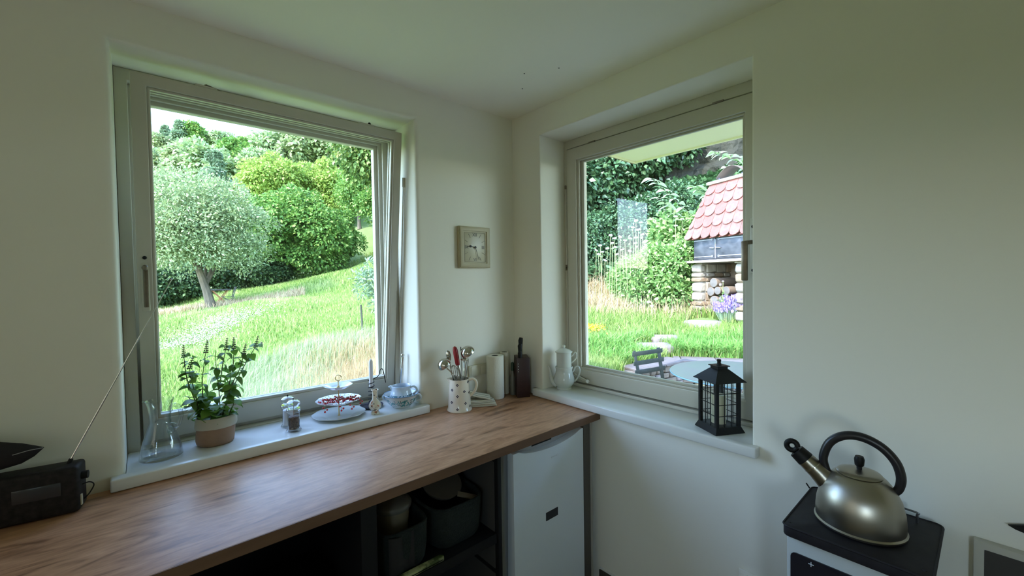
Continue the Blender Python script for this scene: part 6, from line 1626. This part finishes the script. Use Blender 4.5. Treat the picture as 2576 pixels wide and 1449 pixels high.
# fire box with two doors
M_IRON = mat('black_iron', (0.035, 0.038, 0.048), 0.45, noise=(6, (0.10, 0.105, 0.125), 1.3, (1, 1, 1.6)), metal=0.2)
M_IRL = mat('iron_light', (0.30, 0.31, 0.35), 0.5, metal=0.3)
Z1 = HP + 0.045; Z2 = Z1 + 0.44
MB().box((0.06, 0.0, Z1), (BW - 0.05, BD - 0.02, Z2)).build('fire_box', M_IRON, r)
for k_, (xa, xb) in enumerate(((0.085, 0.585), (0.60, BW - 0.07))):
    d_ = MB().box((xa, -0.025, Z1 + 0.03), (xb, -0.002, Z2 - 0.03)).build('door', M_IRON, r, bevel=0.003)
    for zz in (Z1 + 0.07, Z2 - 0.06):
        xs_ = (xa + 0.01, xb - 0.06) if k_ == 0 else (xa + 0.07, xb - 0.01)
        hgm = MB().box((xs_[0], -0.034, zz - 0.008), (xs_[1], -0.025, zz + 0.008)); xe = xs_[1] if k_ == 0 else xs_[0]
        hgm.tube([(xe + 0.018 * math.cos(a), -0.032, zz + 0.018 * math.sin(a)) for a in np.linspace(0, 6.283, 9)[:-1]], 0.005, 5, closed=True).build('strap_hinge', M_IRL, d_)
    MB().bar(((xb - 0.10) if k_ == 0 else xa + 0.02, -0.045, (Z1 + Z2) / 2 + 0.01), ((xb - 0.01) if k_ == 0 else xa + 0.12, -0.045, (Z1 + Z2) / 2), 0.016).build('latch', M_IRL, d_)
MB().box((0.588, -0.032, Z1 + 0.03), (0.602, -0.024, Z2 - 0.06)).build('door_seam', M_IRL, r)
# tiled hood
E0 = Z2 - 0.03; T0 = Z2 + 1.02
xe0, xe1, xt0, xt1, ye, yt = -0.09, BW + 0.09, 0.24, BW - 0.24, -0.10, 0.24
M_TILE = mat('red_tile', (0.36, 0.105, 0.085), 0.85, noise=(13, (0.16, 0.09, 0.075), 2.2, (1, 1, 1)), bump=(30, 0.5, 0.004))
M_TILE2 = mat('pale_red_tile', (0.37, 0.125, 0.10), 0.85, noise=(15, (0.17, 0.10, 0.085), 2.2, (1, 1, 1)), bump=(30, 0.5, 0.004))
hd = MB(); i_ = 0.03
hd.add([(xe0 + i_, ye + i_, E0), (xe1 - i_, ye + i_, E0), (xe1 - i_, BD + 0.05, E0), (xe0 + i_, BD + 0.05, E0), (xt0, yt, T0), (xt1, yt, T0), (xt1, BD - 0.2, T0), (xt0, BD - 0.2, T0)],
       [(0, 3, 2, 1), (4, 5, 6, 7), (0, 1, 5, 4), (1, 2, 6, 5), (2, 3, 7, 6), (3, 0, 4, 7)])
hd.build('hood', M_TILE, r)
def tile_face(o0, o1, t0_, t1_, rows, cols):
    """rows of scalloped tiles on the slope from eave o0-o1 to top t0-t1"""
    o0, o1, t0_, t1_ = map(Vector, (o0, o1, t0_, t1_))
    nrm = (o1 - o0).cross(t0_ - o0).normalized()
    for rw in range(rows):
        a0 = rw / rows; a1 = min(1.0, (rw + 1.45) / rows)
        L0 = o0.lerp(t0_, a0); R0 = o1.lerp(t1_, a0); Lt = o0.lerp(t0_, a1); Rt = o1.lerp(t1_, a1)
        W_ = (R0 - L0).length; nc = max(2, round(W_ / 0.225)); ex = (R0 - L0).normalized(); st_ = 0.5 if rw % 2 else 0.0
        up = ((Lt + Rt) / 2 - (L0 + R0) / 2).normalized(); H_ = ((Lt + Rt) / 2 - (L0 + R0) / 2).length
        w_ = W_ / nc
        for c in range(nc + (1 if st_ else 0)):
            x0 = max(0, (c - st_) * w_); x1 = min(W_, (c + 1 - st_) * w_)
            if x1 - x0 < 0.03: continue
            cx_ = (x0 + x1) / 2; hw = (x1 - x0) / 2 - 0.003
            base = L0 + ex * cx_ + nrm * 0.012
            k2 = H_
            pl_ = [(-hw, k2), (-hw, hw * 0.75)] + [(-hw * math.cos(math.pi * q / 6), hw * 0.75 - hw * 0.85 * math.sin(math.pi * q / 6)) for q in range(1, 6)] + [(hw, hw * 0.75), (hw, k2)]
            # keep inside the taper near the hips
            b = MB(); n_ = len(pl_)
            def cl(u, v):
                fr_ = v / H_; lo = (Lt - L0).dot(ex) * fr_; hi = W_ + (Rt - R0).dot(ex) * fr_
                return min(max(cx_ + u, lo), hi) - cx_
            vv = [base + ex * cl(u, v) + up * v + nrm * (0.030 * (1 - v / H_)) for u, v in pl_] + [base + ex * cl(u, v) + up * v + nrm * (0.030 * (1 - v / H_) - 0.014) for u, v in pl_]
            b.add([tuple(q) for q in vv], [tuple(range(n_)), tuple(range(2 * n_ - 1, n_ - 1, -1))] + [(k, n_ + k, n_ + (k + 1) % n_, (k + 1) % n_) for k in range(n_)])
            b.build('tile', gq.choice([M_TILE, M_TILE, M_TILE2]), r)
tile_face((xe0, ye, E0), (xe1, ye, E0), (xt0, yt, T0), (xt1, yt, T0), 5, 7)
tile_face((xe0, BD + 0.05, E0), (xe0, ye, E0), (xt0, BD - 0.2, T0), (xt0, yt, T0), 5, 5)
tile_face((xe1, ye, E0), (xe1, BD + 0.05, E0), (xt1, yt, T0), (xt1, BD - 0.2, T0), 5, 5)
MB().box((xt0 - 0.05, yt - 0.06, T0 - 0.005), (xt1 + 0.05, BD - 0.14, T0 + 0.05)).build('cap_slab', mat('cap_concrete', (0.66, 0.64, 0.66), 0.8), r, bevel=0.01)
cw = MB(); cv = [(0.10 + xt0 + 0.07 * q, 0.26 * math.sin(math.pi * (0.10 + 0.8 * q / 9))) for q in range(10)]
vs = [(x, y, T0 + 0.02 + z) for y in (yt + 0.02, BD - 0.25) for x, z in cv]
cwo = MB().add(vs, [(k, k + 1, 10 + k + 1, 10 + k) for k in range(9)]).build('cowl', mat('cowl_metal', (0.10, 0.075, 0.055), 0.7), r, smooth=True)
md = cwo.modifiers.new('s', 'SOLIDIFY'); md.thickness = 0.012
for xx in (xt0 + 0.16, xt1 - 0.16):
    MB().box((xx, yt + 0.03, T0), (xx + 0.02, yt + 0.05, T0 + 0.10)).build('cowl_leg', M_IRON, r)

# dry stone wall
r = empty('dry_stone_wall', (float(W2_[0]), float(W2_[1]), PAT), 0, 'low dry stone wall holding the bank beside the terrace', 'wall')
M_S1 = mat('wall_stone', (0.22, 0.18, 0.14), 0.9, noise=(6, (0.11, 0.09, 0.07), 1.2, (1, 1, 1)), bump=(14, 0.9, 0.02))
M_S2 = mat('wall_stone_pale', (0.28, 0.245, 0.225), 0.9, noise=(6, (0.18, 0.155, 0.15), 1.2, (1, 1, 1)), bump=(14, 0.9, 0.02))
M_S3 = mat('wall_stone_ochre', (0.45, 0.36, 0.18), 0.9, noise=(6, (0.30, 0.24, 0.14), 1.2, (1, 1, 1)), bump=(14, 0.9, 0.02))
WT = 0.27
M_CAP = mat('cap_stone_grey', (0.16, 0.14, 0.135), 0.9, noise=(6, (0.11, 0.095, 0.09), 1.2, (1, 1, 1)), bump=(14, 0.9, 0.02))
def wallrun(A, B, hA, hB):
    A = Vector((float(A[0]), float(A[1]), 0)); B = Vector((float(B[0]), float(B[1]), 0)); L = (B - A).length; ex = (B - A).normalized(); ey = Vector((-ex.y, ex.x, 0))
    ang = math.atan2(ex.y, ex.x)
    core = MB().obox((A + B) / 2 - Vector((r.location.x, r.location.y, 0)) - ey * 0.02 + Vector((0, 0, hA / 2 - 0.03)), (L, 0.20, hA - 0.03), Matrix.Rotation(ang, 3, 'Z'))
    core.build('core', M_MOR, r)
    z = 0.0
    while z < max(hA, hB) - 0.01:
        h_ = min(gq.choice([0.045, 0.06, 0.08, 0.10]), max(hA, hB) - z + 0.01); x = gq.uniform(-0.1, 0)
        while x < L:
            w_ = gq.uniform(0.12, 0.30)
            c = A + ex * (x + w_ / 2) + Vector((0, 0, z + h_ / 2)) - Vector((r.location.x, r.location.y, 0))
            o = stone(c, w_ - 0.008, 0.30, h_ - 0.006, gq.choice([M_S1, M_S1, M_S2, M_S3 if gq.random() < 0.4 else M_S1]), r, 0)
            o.rotation_euler = (0, 0, ang + gq.uniform(-0.06, 0.06)); x += w_
        z += h_
HW = float(0.5 * (W2_[2] + W3[2])) - PAT
wallrun(W1, W2_, HW, HW); wallrun(W2_, W3, HW, HW)
wallrun(W3, at(1545, 930, 6.1), HW - 0.05, HW - 0.1)
for i, (a, b, w_) in enumerate(((W1, W2_, 0.34), (W2_, W3, 0.34))):
    a = Vector((float(a[0]), float(a[1]), 0)); b = Vector((float(b[0]), float(b[1]), 0)); ex = (b - a).normalized(); L = (b - a).length; x = 0
    while x < L:
        q = gq.uniform(0.35, 0.6); q = min(q, L - x + 0.05)
        c = a + ex * (x + q / 2) + Vector((0, 0, HW + 0.02)) - Vector((r.location.x, r.location.y, 0))
        o = stone(c, q - 0.01, w_, 0.04, M_CAP, r, 0, 'cap_stone'); o.rotation_euler = (0, 0, math.atan2(ex.y, ex.x)); x += q
# stone slabs set in the grass
for i, (px, py, d, sx_, sy_, lab, p) in enumerate(STEPS):
    z = gz(p[0], p[1]); r2 = empty('stone_step', (p[0], p[1], z + (0.02 if i < 2 else -0.035)), facing(p[0], p[1]) + 0.15, 'flat pale stone slab in the grass, ' + lab, 'stone', 'stone slabs in the grass')
    stone((0, 0, 0.03), sx_, sy_, 0.14, M_S2, r2, 0, 'slab')

# strip of soil between the wall and the meadow
mb = MB()
for A, B in ((W1, W2_), (W2_, W3)):
    ex = np.array([float(B[0] - A[0]), float(B[1] - A[1])]); L = np.hypot(*ex); ex /= L; ey = np.array([-ex[1], ex[0]])
    mid = np.array([float(A[0] + B[0]) / 2, float(A[1] + B[1]) / 2])
    if bool(in_patio(np.array([mid[0] + ey[0] * 0.4]), np.array([mid[1] + ey[1] * 0.4]))[0]): ey = -ey
    nu, nv = 14, 7; vs = []
    for j in range(nv):
        for i in range(nu):
            q = np.array([float(A[0]), float(A[1])]) + ex * (-0.45 + (L + 0.9) * i / (nu - 1)) + ey * (0.08 + 0.95 * j / (nv - 1))
            vs.append((q[0], q[1], PAT + HW if j == 0 else gz(q[0], q[1]) - 0.015))
    mb.add(vs, [(j * nu + i, j * nu + i + 1, (j + 1) * nu + i + 1, (j + 1) * nu + i) for j in range(nv - 1) for i in range(nu - 1)])
o = mb.build('bank_edge', M_SOILG, smooth=True); tag(o, 'soil between the dry stone wall and the meadow', kind='structure')

# garden chair
M_CH = mat('chair_paint', (0.040, 0.050, 0.042), 0.7, spec=0.15, noise=(30, (0.028, 0.034, 0.030), 1.2, (1, 1, 1)))
pc = at(1626, 884, 5.5); hx_ = math.radians(-12)
r = empty('garden_chair', (pc[0], pc[1], PAT), hx_, 'weathered grey-green slatted garden chair on the terrace', 'chair')
zt_ = float(pc[2]) - PAT
for sgn in (-1, 1):
    MB().bar((sgn * 0.22, 0.0, zt_ + 0.03), (sgn * 0.20, -0.10, zt_ - 0.42), 0.045, 0.020).bar((sgn * 0.20, -0.10, zt_ - 0.42), (sgn * 0.20, -0.45, 0.0), 0.03, 0.02).build('back_leg', M_CH, r, bevel=0.003)
    MB().bar((sgn * 0.24, -0.42, zt_ - 0.40), (sgn * 0.24, 0.0, 0.0), 0.03, 0.02).build('front_leg', M_CH, r, bevel=0.003)
for i, dz in enumerate((0.0, -0.115, -0.225)):
    MB().bar((-0.265, -0.018 + dz * 0.2, zt_ + dz - 0.01), (0.275, -0.018 + dz * 0.2, zt_ + dz - 0.01), 0.018, 0.055).build('back_slat', M_CH, r, bevel=0.004)
for i in range(5):
    MB().bar((-0.25, -0.12 - 0.075 * i, zt_ - 0.41), (0.25, -0.12 - 0.075 * i, zt_ - 0.41), 0.055, 0.016).build('seat_slat', M_CH, r, bevel=0.003)
# round garden table
pt_ = at(1845, 940, 4.72); zt2 = PAT + 0.73
r = empty('garden_table', (pt_[0], pt_[1], PAT), 0.4, 'large round grey-green garden table on the terrace', 'table')
M_TT = mat('table_top_paint', (0.155, 0.175, 0.115), 0.7, spec=0.15, noise=(4, (0.175, 0.160, 0.125), 0.9, (1, 1, 1)))
MB().lathe([(0.0, 0.71), (0.655, 0.71), (0.664, 0.715), (0.664, 0.728), (0.655, 0.733), (0.0, 0.733)], 72).build('table_top', M_TT, r, smooth=True)
MB().tube([(0.660 * math.cos(a), 0.660 * math.sin(a), 0.716) for a in np.linspace(0, 2 * math.pi, 72, endpoint=False)], 0.010, 8, closed=True).build('rim', mat('table_rim', (0.12, 0.22, 0.25), 0.35), r, smooth=True)
for k_ in range(4):
    a = k_ * math.pi / 2 + 0.3
    MB().tube([(0.10 * math.cos(a), 0.10 * math.sin(a), 0.70), (0.06 * math.cos(a), 0.06 * math.sin(a), 0.40), (0.36 * math.cos(a), 0.36 * math.sin(a), 0.0)], 0.014, 8).build('leg', M_IRON, r, smooth=True)

# far garden table with crossed legs and folding chair under the tree
pg = spot(556, 765, 18.6); hv = facing(pg[0], pg[1])
M_RW = mat('red_brown_wood', (0.30, 0.14, 0.07), 0.7)
M_DW = mat('dark_board', (0.05, 0.045, 0.045), 0.6)
r = empty('picnic_table', pg, hv + 0.1, 'dark-topped garden table with crossed reddish legs beside the leaning trunk', 'table')
MB().box((-0.42, -0.35, 0.70), (0.36, 0.35, 0.745)).build('table_top', M_DW, r)
for yy in (-0.25, 0.25):
    MB().bar((-0.30, yy, 0.70), (0.26, yy, 0.0), 0.05, 0.03).build('leg', M_RW, r); MB().bar((0.26, yy, 0.70), (-0.26, yy, 0.0), 0.05, 0.03).build('leg', M_RW, r)
MB().bar((0, -0.25, 0.35), (0, 0.25, 0.35), 0.04).build('stretcher', M_RW, r)
pg2 = spot(578, 760, 18.5)
r = empty('folding_chair', pg2, hv + 0.1, 'dark folding chair in the meadow right of the crossed-leg table', 'chair')
M_FC = mat('dark_chair', (0.07, 0.075, 0.07), 0.6)
for yy in (-0.2, 0.2):
    MB().bar((-0.28, yy, 0.45), (0.26, yy, 0.02), 0.02).bar((0.18, yy, 0.42), (0.10 - 0.3, yy, 0.0), 0.02).build('leg', M_FC, r)
    MB().bar((0.10, yy, 0.40), (0.24, yy, 0.86), 0.03).build('back_post', M_FC, r)
for i in range(4): MB().bar((0.13 + 0.03 * i, -0.2, 0.52 + 0.10 * i), (0.13 + 0.03 * i, 0.2, 0.52 + 0.10 * i), 0.05, 0.012).build('back_slat', M_FC, r)
for i in range(5): MB().bar((-0.26 + 0.09 * i, -0.2, 0.435), (-0.26 + 0.09 * i, 0.2, 0.435), 0.06, 0.014).build('seat_slat', M_FC, r)

# ------------------------------------------------------------------ the house from outside: porch roof and main roof
M_SOF = mat('soffit_paint', (0.90, 0.85, 0.56), 0.6)
M_FAS = mat('roof_edge', (0.46, 0.28, 0.16), 0.7)
r = empty('porch_roof', (2.0, -2.0, 2.65), 0, 'flat cream porch roof over the terrace outside the east window', 'roof')
part(MB().box((0.40, -6.0, 2.650), (1.99, 0.455, 2.665)), 'soffit', M_SOF, r)
part(MB().box((0.40, 0.430, 2.638), (2.0, 0.452, 2.651)), 'trim_strip', M_SOF, r)
part(MB().box((1.962, -6.0, 2.636), (1.985, 0.45, 2.651)), 'trim_strip', M_SOF, r)
part(MB().box((0.40, -6.0, 2.666), (2.03, 0.475, 2.760)), 'roof_deck', M_FAS, r)
for i in range(8):
    part(MB().prism([(2.04 - 0.21 * i - 0.205, 0.456), (2.04 - 0.21 * i, 0.456), (2.04 - 0.21 * i, 0.505), (2.04 - 0.21 * i - 0.205, 0.505)], 2.655, 2.775), 'edge_tile', M_FAS, r, bevel=0.004)
MB().ball((1.97, -0.62, 2.628), 0.012, 8, 6).build('hook', M_FAS).location = (0, 0, 0)
hk_ = bpy.data.objects['hook.001'] if 'hook.001' in bpy.data.objects else bpy.data.objects['hook']
loc(hk_, r); hk_.parent = r
r = empty('house_roof', (-1.7, -2, 5), 0, 'pitched main roof of the house above the kitchen', 'roof')
part(MB().prism([(-5.2, 2.7), (-1.7, 5.0), (0.6, 2.80), (0.6, 2.90), (-1.7, 5.12), (-5.2, 2.82)], -6.0, 0.46, M=Matrix(((1, 0, 0), (0, 0, 1), (0, 1, 0)))), 'roof_slope', mat('roof_tile', (0.40, 0.16, 0.10), 0.8), r)
